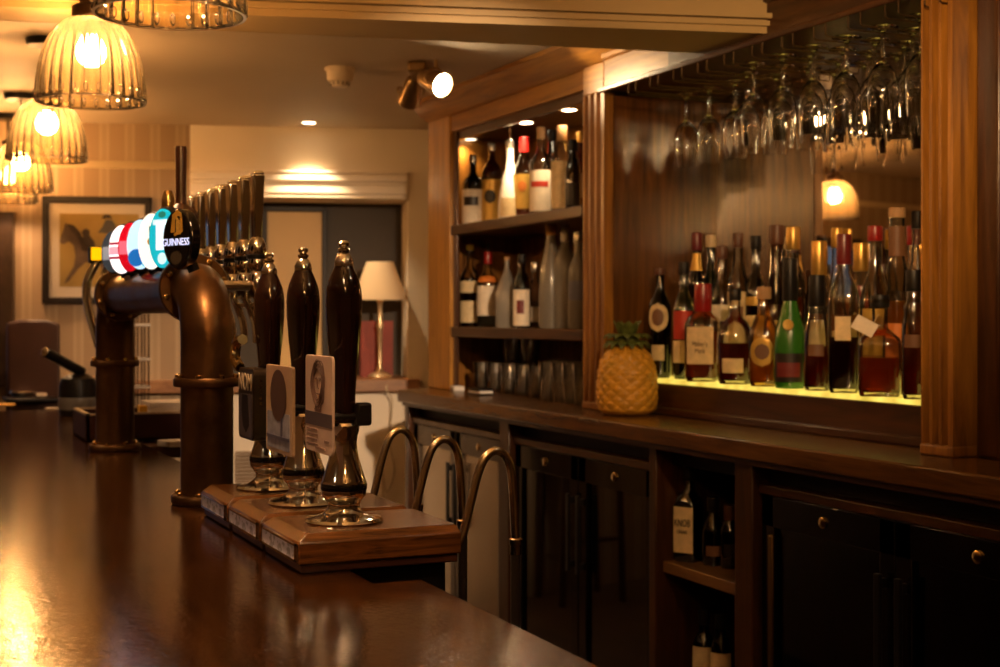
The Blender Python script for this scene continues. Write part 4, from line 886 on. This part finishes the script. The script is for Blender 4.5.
alc(790, 258, FR, 16.5, 'cognac', 'frostgreen', None, 0, 'black', [(.05, .27, .95, 'black'), (.09, .2, .7, 'dkred')], 'frosted green bottle with black neck foil and dark red label', capH=.105, extra=medal, neck=.0125)
alc(817, 275, FR, 13.5, 'slope', 'clear', 'red', 346, 'black', [(.30, .40, .6, 'brown')], 'sloping amber bottle with long black cap, right of the green bottle', capH=.075, neck=.0165)
alc(844, 234, FR, 15.5, 'std', 'clear', 'dark', 337, 'burg', [(.33, .48, .45, 'cream')], 'tall square dark amber bottle with burgundy capsule', sec=4, capH=.07, neck=.0145)
def tag(B, p, lab):
    t = part('hang_tag', MB().obox((-.048, .030, .155), (.001, 0, 0), (0, .022, .012), (0, -.008, .014)), LB['white'], B, local=True)
    part('tag_string', MB().tube([(-.046, .012, .160), (-.02, .004, .178), (-.0145, 0, .180)], .0008, 5), LB['cream'], t, local=True)
alc(880, 295, FR-.01, 21, 'decanter', 'clear', 'amber', 357, 'black', [], 'square clear decanter of amber spirit with black stopper and hanging tag', sec=5, neck=.0165, capH=.028, extra=tag)
alc(914, 270, FR-.02, 12, 'std', 'clear', 'red', 345, 'black', [(.40, .50, .8, 'brown')], 'amber bottle with black cap touching the right pilaster', capH=.045, neck=.0155)
alc(697, 233, MD, 9.5, 'tall', 'dark', None, 0, 'burg', [(.3, .55, .9, 'black'), (.74, .86, 1.0, 'gold')], 'dark bottle with burgundy capsule and gold neck label, back row left', capH=.05)
alc(711, 235, MD+.05, 9.5, 'std', 'green', 'dark', .5, 'cream', [(.2, .5, .9, 'black')], 'dark green bottle with cream cap, back row left')
alc(722, 246, MD, 12, 'std', 'clear', 'gold', .5, 'brown', [(.22, .56, 1.0, 'white'), (.36, .44, .6, 'black')], 'clear bottle with white label and dark oblong print, back row')
alc(738, 233, MD+.03, 11, 'tall', 'clear', 'clear', .5, 'brown', [(.25, .60, 1.0, 'cream'), (.4, .5, .6, 'brown')], 'clear bottle with cream label behind the squat amber one', capH=.04)
alc(756, 236, MD+.06, 11, 'std', 'dark', None, 0, 'black', [(.52, .58, 1.0, 'gold'), (.18, .45, .9, 'cream')], 'dark bottle with gold shoulder band, back row behind the medallion bottle')
alc(777, 225, MD, 14, 'cognac', 'amber', 'amber', .5, 'brown', [(.2, .4, .7, 'gold')], 'round cognac bottle with dark stopper, behind the green bottle', capH=.05, neck=.017)
alc(793, 227, BK, 11, 'std', 'clear', 'amber', .55, 'gold', [(.2, .45, .8, 'cream')], 'amber bottle with gold cap, straight behind the green bottle', capH=.06, neck=.016)
alc(819, 241, MD, 12, 'std', 'clear', 'amber', .5, 'gold', [(.2, .46, .9, 'white')], 'amber bottle with long gold capsule, behind the sloping bottle', capH=.085, neck=.0165)
alc(837, 228, BK, 11, 'cognac', 'clear', 'amber', .45, 'gold', [(.15, .35, .8, 'cream')], 'amber bottle with gold cap at the back, left of the burgundy capsule', capH=.05)
alc(861, 243, BK, 12, 'std', 'clear', 'gold', .5, 'gold', [(.2, .45, .9, 'cream')], 'pale bottle with gold capsule behind the decanter', capH=.07, neck=.0165)
alc(875, 226, MD, 16, 'squat', 'clear', 'gold', .42, 'red', [(.22, .5, .8, 'gold')], 'clear round bottle of gold liquor with red cap', capH=.035, neck=.0155)
alc(897, 208, MD-.02, 14.5, 'cognac', 'clear', 'gold', .5, 'cork', [(.2, .38, .8, 'orange'), (.74, .9, 1.2, 'brown')], 'tallest bottle, clear gold with wooden stopper near the right pilaster', capH=.022, neck=.017)
alc(913, 226, BK, 11, 'std', 'clear', 'gold', .5, 'red', [(.2, .45, .9, 'cream')], 'pale bottle with red cap at the back by the right pilaster', capH=.045)
alc(918, 211, MD+.02, 10, 'tall', 'clear', 'amber', .5, 'black', [], 'slim bottle with black cap half behind the right pilaster', capH=.04)

def shelf(px, top, X, hw, z, st, glass, liq, lvl, cap, labs, label, group, **kw):
    s = ray(px)[0]/X; H = (315-top)/s-(z-ZC); kw.setdefault('yaw', R(55))
    return bottle((X, at(px, X).y, z), H, hw/s, st, glass, liq, lvl, cap, labs, label, group, **kw)
G1 = 'bottles on the upper cabinet shelf'; Z1 = ZC+.327
shelf(473, 155, 2.04, 11, Z1, 'std', 'dark', None, 0, 'silver', [(.06, .52, 1.1, 'white'), (.3, .42, .7, 'black')], 'dark bottle with cream label and black oval, leftmost on the upper shelf', G1, capH=.03)
shelf(492, 143, 2.10, 10.5, Z1, 'tall', 'amber', 'amber', .6, 'silver', [(.06, .56, 1.1, 'gold'), (.28, .44, .55, 'black', 'disc')], 'gold-labelled bottle with dark disc, second on the upper shelf', G1, capH=.03)
def spout(B, p, lab):
    H = max(q[1] for q in p)
    part('pourer', MB().tube([(0, 0, H+.005), (0, 0, H+.03), (-.004, 0, H+.055)], .004, 8), CHROME, B, local=True)
shelf(510, 140, 2.06, 12, Z1, 'cone', 'white', None, 0, 'silver', [(.08, .3, .7, 'cream')], 'white conical bottle with steel pourer on the upper shelf', G1, extra=spout, capH=.03)
shelf(524, 137, 2.10, 11, Z1, 'std', 'clear', 'amber', .55, 'red', [(.16, .56, 1.1, 'gold'), (.36, .48, .4, 'orange', 'disc')], 'bottle with bright red cap and gold label on the upper shelf', G1, capH=.055, neck=.016)
shelf(541, 127, 2.06, 11.5, Z1, 'std', 'clear', 'clear', .4, 'cork', [(.08, .52, 1.1, 'white'), (.34, .4, .8, 'red')], 'clear bottle with cork-coloured cap and white label, upper shelf', G1, capH=.04)
shelf(552, 130, 2.13, 10, Z1, 'std', 'dark', 'amber', .3, 'black', [(.12, .5, 1.0, 'brown')], 'dark-labelled amber bottle behind the cork-capped one', G1, capH=.04)
shelf(562, 126, 2.06, 11, Z1, 'tall', 'clear', 'gold', .5, 'cork', [(.08, .6, 1.1, 'cream')], 'tall clear bottle with buff label, upper shelf right of centre', G1, capH=.05, neck=.015)
shelf(573, 140, 2.03, 8, Z1, 'std', 'dark', None, 0, 'black', [(.1, .4, 1.0, 'black')], 'small black bottle near the right end of the upper shelf', G1)
shelf(581, 132, 2.10, 8.5, Z1, 'std', 'amber', 'amber', .5, 'gold', [(.2, .5, 1.0, 'brown')], 'amber bottle at the right end of the upper shelf', G1)
G2 = 'bottles on the lower cabinet shelf'; Z2 = ZC-.047
shelf(470, 245, 2.05, 10, Z2, 'std', 'clear', 'dark', .6, 'yellow', [(.06, .32, 1.1, 'cream'), (.42, .56, 1.1, 'cream')], 'bottle with yellow-green cap and two cream labels, leftmost on the lower shelf', G2, capH=.02)
def spout2(B, p, lab):
    H = max(q[1] for q in p); part('pourer', MB().tube([(0, 0, H+.005), (0, 0, H+.05)], .004, 8), BLKM, B, local=True)
shelf(488, 252, 2.06, 11, Z2, 'std', 'clear', 'clear', .6, 'red', [(.16, .55, 1.1, 'white'), (.6, .68, 1.0, 'orange')], 'bottle with red neck and black pourer, second on the lower shelf', G2, capH=.045, extra=spout2)
shelf(507, 257, 2.03, 11, Z2, 'pyramid', 'frost', 'brown', .46, 'cork', [], 'grey pyramid-topped bottle half full of dark liquid', G2, sec=4, capH=.012, neck=.008)
shelf(522, 254, 2.02, 9, Z2, 'std', 'amber', 'dark', .5, 'black', [(.04, .52, 1.1, 'white'), (.2, .38, .4, 'dkred')], 'brown bottle with tall white label and black cap, lower shelf', G2, capH=.03)
shelf(535, 262, 2.10, 10, Z2, 'std', 'clear', 'clear', .4, 'silver', [(.1, .32, .9, 'white')], 'clear bottle with low white label in the middle of the lower shelf', G2)
shelf(551, 222, 2.06, 12.5, Z2, 'slope', 'frost', 'clear', .5, 'gold', [], 'tall frosted conical bottle with gold cap, lower shelf', G2, capH=.045, neck=.015)
shelf(565, 224, 2.09, 11, Z2, 'tall', 'frost', 'clear', .7, 'silver', [], 'tall frosted straight bottle with silver cap, lower shelf', G2, capH=.06)
shelf(578, 232, 2.05, 10, Z2, 'std', 'frost', 'clear', .6, 'silver', [(.3, .5, 1.0, 'blue')], 'frosted bottle with grey-blue label at the right end of the lower shelf', G2)
# ---- tumblers on the worktop below the shelves
def tumbler_mesh(h, r0, r1):
    return MB().lathe([(0, .001), (r0*.9, 0), (r0, .003), (r1, h), (r1-.0018, h), (r0-.003, .012), (0, .010)], seg=24)
GR = 'tumblers stacked on the worktop'
def tum(mesh, loc, lab, first=[None, None], idx=0):
    if first[idx] is None:
        first[idx] = single('tumbler', mesh, TG, lab, 'tumbler', (0, 0, 0), GR, angle=50); o = first[idx]
    else: o = first[idx].copy(); COL.objects.link(o)
    o.location = loc; o['label'] = lab; return o
TG = thin('tumbler_glass', (.90, .88, .84), 1.6, 3.5, .14, (.95, .88, .75), .05)
tm0, tm1 = tumbler_mesh(.105, .030, .038), tumbler_mesh(.125, .026, .034)
for i, px in enumerate((483, 496, 510, 524, 538)): tum(tm0, (2.04, at(px, 2.04).y, CNT), 'short clear tumbler, %s from the left in the front row of the worktop' % ORD[i], idx=0)
for i, px in enumerate((514, 531)): tum(tm0, (2.12, at(px, 2.12).y, CNT), 'short clear tumbler at the back carrying another, %s pair' % ('left', 'right')[i], idx=0); tum(tm0, (2.12, at(px, 2.12).y, CNT+.106), 'short clear tumbler stacked on top of a back-row one, %s pair' % ('left', 'right')[i], idx=0)
for i, px in enumerate((549, 561, 572, 583)): tum(tm1, (1.99, at(px, 1.99).y, CNT), 'tall clear tumbler, %s from the left of the tall front group' % ORD[i], idx=1)
for i, px in enumerate((553, 566, 578)): tum(tm1, (2.08, at(px, 2.08).y, CNT), 'tall clear tumbler, %s from the left of the tall middle row' % ORD[i], idx=1)
for i, px in enumerate((558, 572)): tum(tm1, (2.17, at(px, 2.17).y, CNT), 'tall clear tumbler at the very back, %s one' % ('left', 'right')[i], idx=1)
# ---- card reader and wallet at the left end
p = ath(457, 391, CNT); o = thing('card_reader', 'small pale card reader lying on the worktop end', 'card reader', p)
part('body', MB().obox(p+Vector((0, 0, .010)), (.020, -.004, 0), (.008, .042, 0), (0, 0, .010)), plain('pale_plastic', (.62, .58, .54), .35), o, bev=.005)
part('screen', MB().obox(p+Vector((.004, .016, .0205)), (.014, -.003, 0), (.003, .016, 0), (0, 0, .0008)), plain('blue_screen', (.08, .09, .13), .15), o)
p = ath(480, 395, CNT); o = thing('wallet', 'folded black wallet beside the pale card reader', 'wallet', p)
part('cover', MB().obox(p+Vector((0, 0, .004)), (.028, 0, 0), (0, .055, 0), (0, 0, .004)).obox(p+Vector((0, 0, .020)), (.028, 0, 0), (0, .055, 0), (0, 0, .004)), BLKM, o, bev=.003)
part('inside', MB().obox(p+Vector((.002, 0, .012)), (.024, 0, 0), (0, .052, 0), (0, 0, .004)), plain('pale_plastic', (.62, .58, .54)), o)

# ================================================================ pineapple
p = at(627, 1.90); p.z = CNT; pa = thing('ceramic_pineapple', 'yellow ceramic pineapple pot with green leaf crown on the worktop', 'pineapple', p)
vs = []; fs = []; NZ, NA = 110, 144; HB = .195
def prad(t):
    k = [(0, .55), (.02, .78), (.07, .93), (.18, 1.0), (.4, 1.0), (.6, .97), (.76, .88), (.88, .72), (.96, .5), (1, .36)]
    for a, b in zip(k, k[1:]):
        if a[0] <= t <= b[0]: u = (t-a[0])/(b[0]-a[0]); return a[1]+(b[1]-a[1])*u
    return .36
for i in range(NZ+1):
    t = i/NZ; r0 = .084*prad(t)
    for j in range(NA):
        a = 2*PI*j/NA; u = (a/(2*PI)*13+t*6.5); v = (a/(2*PI)*13-t*6.5)
        d = abs(math.sin(PI*u))*abs(math.sin(PI*v)); r = r0*(1+.055*(d**.7)-.02)
        vs.append((p.x+r*math.cos(a), p.y+r*math.sin(a), p.z+HB*t+.003*d))
for i in range(NZ):
    for j in range(NA): q = (j+1) % NA; fs.append((i*NA+j, i*NA+q, (i+1)*NA+q, (i+1)*NA+j))
fs.append(tuple(range(NA))[::-1]); fs.append(tuple(NZ*NA+j for j in range(NA)))
part('body', MB().add(vs, fs), plain('pineapple_yellow', (.62, .31, .03), .4, 0, .22, 40, coat=.15), pa, angle=80)
LG = plain('leaf_green', (.10, .125, .025), .45, 0, .35, 60)
part('crown_base', MB().lathe([(0, HB-.006), (.034, HB-.006), (.036, HB+.012), (.026, HB+.03), (0, HB+.034)], p, 24), LG, pa)
for ring, (n, r0, lean, ln, z0) in enumerate(((14, .034, 1.2, .036, HB+.004), (13, .030, .95, .046, HB+.016), (9, .016, .5, .048, HB+.024))):
    for k in range(n):
        a = 2*PI*k/n+ring*.4+random.uniform(-.08, .08); d = Vector((math.cos(a), math.sin(a), 0)); s = Vector((-d.y, d.x, 0)); m = MB(); vs = []; fs = []
        for i in range(7):
            t = i/6; wd_ = .0150*math.sin(PI*min(1, .25+.75*t))**.8+.0012; c = p+d*(r0+ln*math.sin(lean)*(t-.25*t*t*0))+Vector((0, 0, z0+ln*math.cos(lean)*t*1.1-.020*t**3*(1.4 if ring < 2 else .3)))
            nn = (Vector((0, 0, 1))*math.sin(lean)-d*math.cos(lean))*-1
            for f, o_ in ((-1, 0), (0, .0045), (1, 0), (0, -.002)): vs.append(c+s*wd_*f+Vector((0, 0, o_)))
        for i in range(6):
            for q in range(4): b_ = i*4; fs.append((b_+q, b_+(q+1) % 4, b_+4+(q+1) % 4, b_+4+q))
        fs.append((3, 2, 1, 0)); fs.append((24, 25, 26, 27)); part('leaf', m.add(vs, fs), LG, pa, angle=60)

# ================================================================ under the worktop
XB = 1.80; FT = ZC-.385
def fridge(ya, yb, label, steel=False, strip=False):
    """double-door bottle fridge, doors in the plane x = XB; ya < yb"""
    Fg = thing('bottle_fridge', label, 'fridge', (XB, (ya+yb)/2, 0), 'double-door bottle fridges under the worktop')
    m = MB(); z0, z1 = .12, FT
    m.box(XB+.03, 2.30, ya, ya+.02, z0, z1).box(XB+.03, 2.30, yb-.02, yb, z0, z1).box(2.28, 2.30, ya, yb, z0, z1).box(XB+.03, 2.30, ya, yb, z0, z0+.02).box(XB+.03, 2.30, ya, yb, z1-.02, z1)
    part('carcass', m, BLKM, Fg); part('foot_plinth', MB().box(XB+.05, 2.29, ya+.01, yb-.01, 0, .12), BLKM, Fg)
    part('top_trim', MB().box(XB-.006, XB+.03, ya, yb, z1-.012, z1+.008), MAHO if not steel else plain('grey_trim', (.14, .10, .07), .35, .5), Fg, bev=.002)
    ym = (ya+yb)/2; FM = BLACK if not steel else plain('grey_door_frame', (.10, .075, .055), .3, .4)
    for k, (q0, q1) in enumerate(((ya+.004, ym-.002), (ym+.002, yb-.004))):
        f = MB(); t = .045; top = .07
        for b_ in ((q0, q0+t, z0, z1-.014), (q1-t, q1, z0, z1-.014), (q0, q1, z0, z0+t), (q0, q1, z1-.014-top, z1-.014)): f.box(XB, XB+.028, b_[0], b_[1], b_[2], b_[3])
        d = part('door', f, FM, Fg, bev=.002)
        part('pane', MB().box(XB+.010, XB+.016, q0+t-.004, q1-t+.004, z0+t-.004, z1-.014-top+.004), PANEL if steel else DGLASS, d)
        hy = q1-.028 if k == 0 else q0+.028
        part('door_handle', MB().box(XB-.022, XB-.012, hy-.008, hy+.008, z1-.34, z1-.12).box(XB-.014, XB+.002, hy-.006, hy+.006, z1-.33, z1-.31).box(XB-.014, XB+.002, hy-.006, hy+.006, z1-.15, z1-.13), BLKM, d, bev=.002)
        part('lock', MB().lathe([(0, 0), (.012, 0), (.012, .004), (.008, .006), (0, .006)], (XB, (q0+q1)/2, z1-.014-top*.5), 18, axis=(-1, 0, 0)), BRASS, d)
    for z in (z1-.36, z1-.62):
        r = MB()
        for x in [XB+.06+.04*i for i in range(12)]: r.tube([(x, ya+.02, z), (x, yb-.02, z)], .003, 6)
        for y in (ya+.03, ym, yb-.03): r.tube([(XB+.06, y, z-.004), (2.27, y, z-.004)], .0035, 6)
        r.box(XB+.05, XB+.055, ya+.02, yb-.02, z-.006, z+.012)
        part('wire_shelf', r, STEEL, Fg)
    if strip: part('reflection_strip', MB().box(XB-.006, XB, yb-.052, yb-.034, z0+.05, z1-.10), BRASS, d, bev=.002)  # brass strip added to stand for a golden reflection on the door
    return z1-.36+.004
PANEL = plain('satin_steel_panel', (.52, .43, .33), .22, .85, .06, 4)
fridge(4.03, 4.85, 'grey steel-panelled bottle fridge at the left end under the worktop', True)
zs = fridge(3.09, 3.95, 'black glass-door bottle fridge below the pineapple')
zs3 = fridge(1.72, 2.625, 'black glass-door bottle fridge at the lower right', strip=True)
for n_, (ya, yb, where) in enumerate(((3.955, 4.025, 'between the grey and the black fridge'), (3.055, 3.088, 'left of the open bottle shelf'), (2.63, 2.70, 'right of the open bottle shelf'), (4.855, 4.89, 'at the left end under the worktop'))):
    single('upright_panel', MB().box(XB-.02, 2.3, ya, yb, 0, CNT-.043), MAHV, 'dark wooden upright %s' % where, 'panel', (XB, (ya+yb)/2, 0), 'uprights under the worktop', bev=.003)
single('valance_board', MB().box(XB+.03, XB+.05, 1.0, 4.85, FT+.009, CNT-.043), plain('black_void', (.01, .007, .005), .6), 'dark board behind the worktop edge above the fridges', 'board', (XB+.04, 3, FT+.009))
os_ = thing('open_shelf', 'open dark wooden bottle shelf between two black fridges', 'shelf', (XB, 2.88, 0))
ZS = ZC-.618; ZS2 = ZC-.95
part('back_panel', MB().box(2.28, 2.30, 2.705, 3.05, 0, FT), BLKM, os_)
for z in (ZS, ZS2): part('shelf_board', MB().box(XB+.0, 2.28, 2.702, 3.053, z-.028, z), wood('shelf_oak', (.10, .045, .015), (.24, .12, .04), .4, (9, .8, 9)), os_, bev=.002)
G3 = 'bottles on the open under-counter shelf'
def knob(B, p, lab):
    r = max(q[0] for q in p)+.003; t = plain('label_ink_black', (.015, .008, .005), .5)
    text('lettering', 'KNOB', .026, facing(org(B)+Vector((-r-.0008, 0, .098)), (-1, 0, 0)), t, lab, sx=.62); text('lettering', 'CREEK', .012, facing(org(B)+Vector((-r-.0008, 0, .076)), (-1, 0, 0)), t, lab, sx=.85)
shelf(689, 466, 1.862, 13, ZS, 'std', 'dark', None, 0, 'black', [(.10, .58, .72, 'cream')], 'square dark bottle with cream lettered label on the open shelf', G3, sec=5, yaw=R(30), extra=knob, neck=.012)
shelf(713, 497, 1.885, 11, ZS, 'squat', 'dark', 'dark', .4, 'black', [(.15, .3, .6, 'brown')], 'squat dark bottle right of the lettered one on the open shelf', G3)
shelf(730, 505, 1.90, 10, ZS, 'std', 'dark', 'dark', .4, 'brown', [(.2, .4, .6, 'black')], 'small dark bottle at the right of the open shelf', G3)
shelf(704, 610, 1.875, 12, ZS2, 'std', 'dark', None, 0, 'black', [(.08, .60, 1.1, 'cream'), (.3, .36, .7, 'brown')], 'dark bottle with tall cream label below the open shelf, left one', G3)
shelf(721, 614, 1.885, 11, ZS2, 'std', 'dark', None, 0, 'black', [(.08, .58, 1.1, 'cream'), (.3, .36, .7, 'brown')], 'dark bottle with tall cream label below the open shelf, right one', G3)
# small bottles in the fridges
fb = [None]
def fbot(x, y, z, lab, grp):
    if fb[0] is None:
        o = bottle((x, y, z), .205, .029, 'std', 'dark', 'dark', .5, 'gold', [(.15, .45, 1.0, 'brown')], lab, grp, capH=.02, name='beer_bottle'); fb[0] = o
    else: o = copy_tree(fb[0]); o.location = (x, y, z); o['label'] = lab; o['group'] = grp
for i in range(5): fbot(1.93, 2.25+.075*i, zs3, 'small dark bottle in the left door of the right fridge, %s from the left' % ORD[4-i], 'bottles in the right fridge')
for i in range(5): fbot(1.93, 1.80+.075*i, zs3, 'small dark bottle in the right door of the right fridge, %s from the left' % ORD[4-i], 'bottles in the right fridge')
for i in range(5): fbot(1.95, 3.16+.07*i, zs, 'small dark bottle behind the right glass door below the pineapple, %s from the left' % ORD[4-i], 'bottles in the middle fridge')
for i in range(4): fbot(1.95, 3.60+.07*i, zs, 'small dark bottle behind the left glass door below the pineapple, %s from the left' % ORD[3-i], 'bottles in the middle fridge')
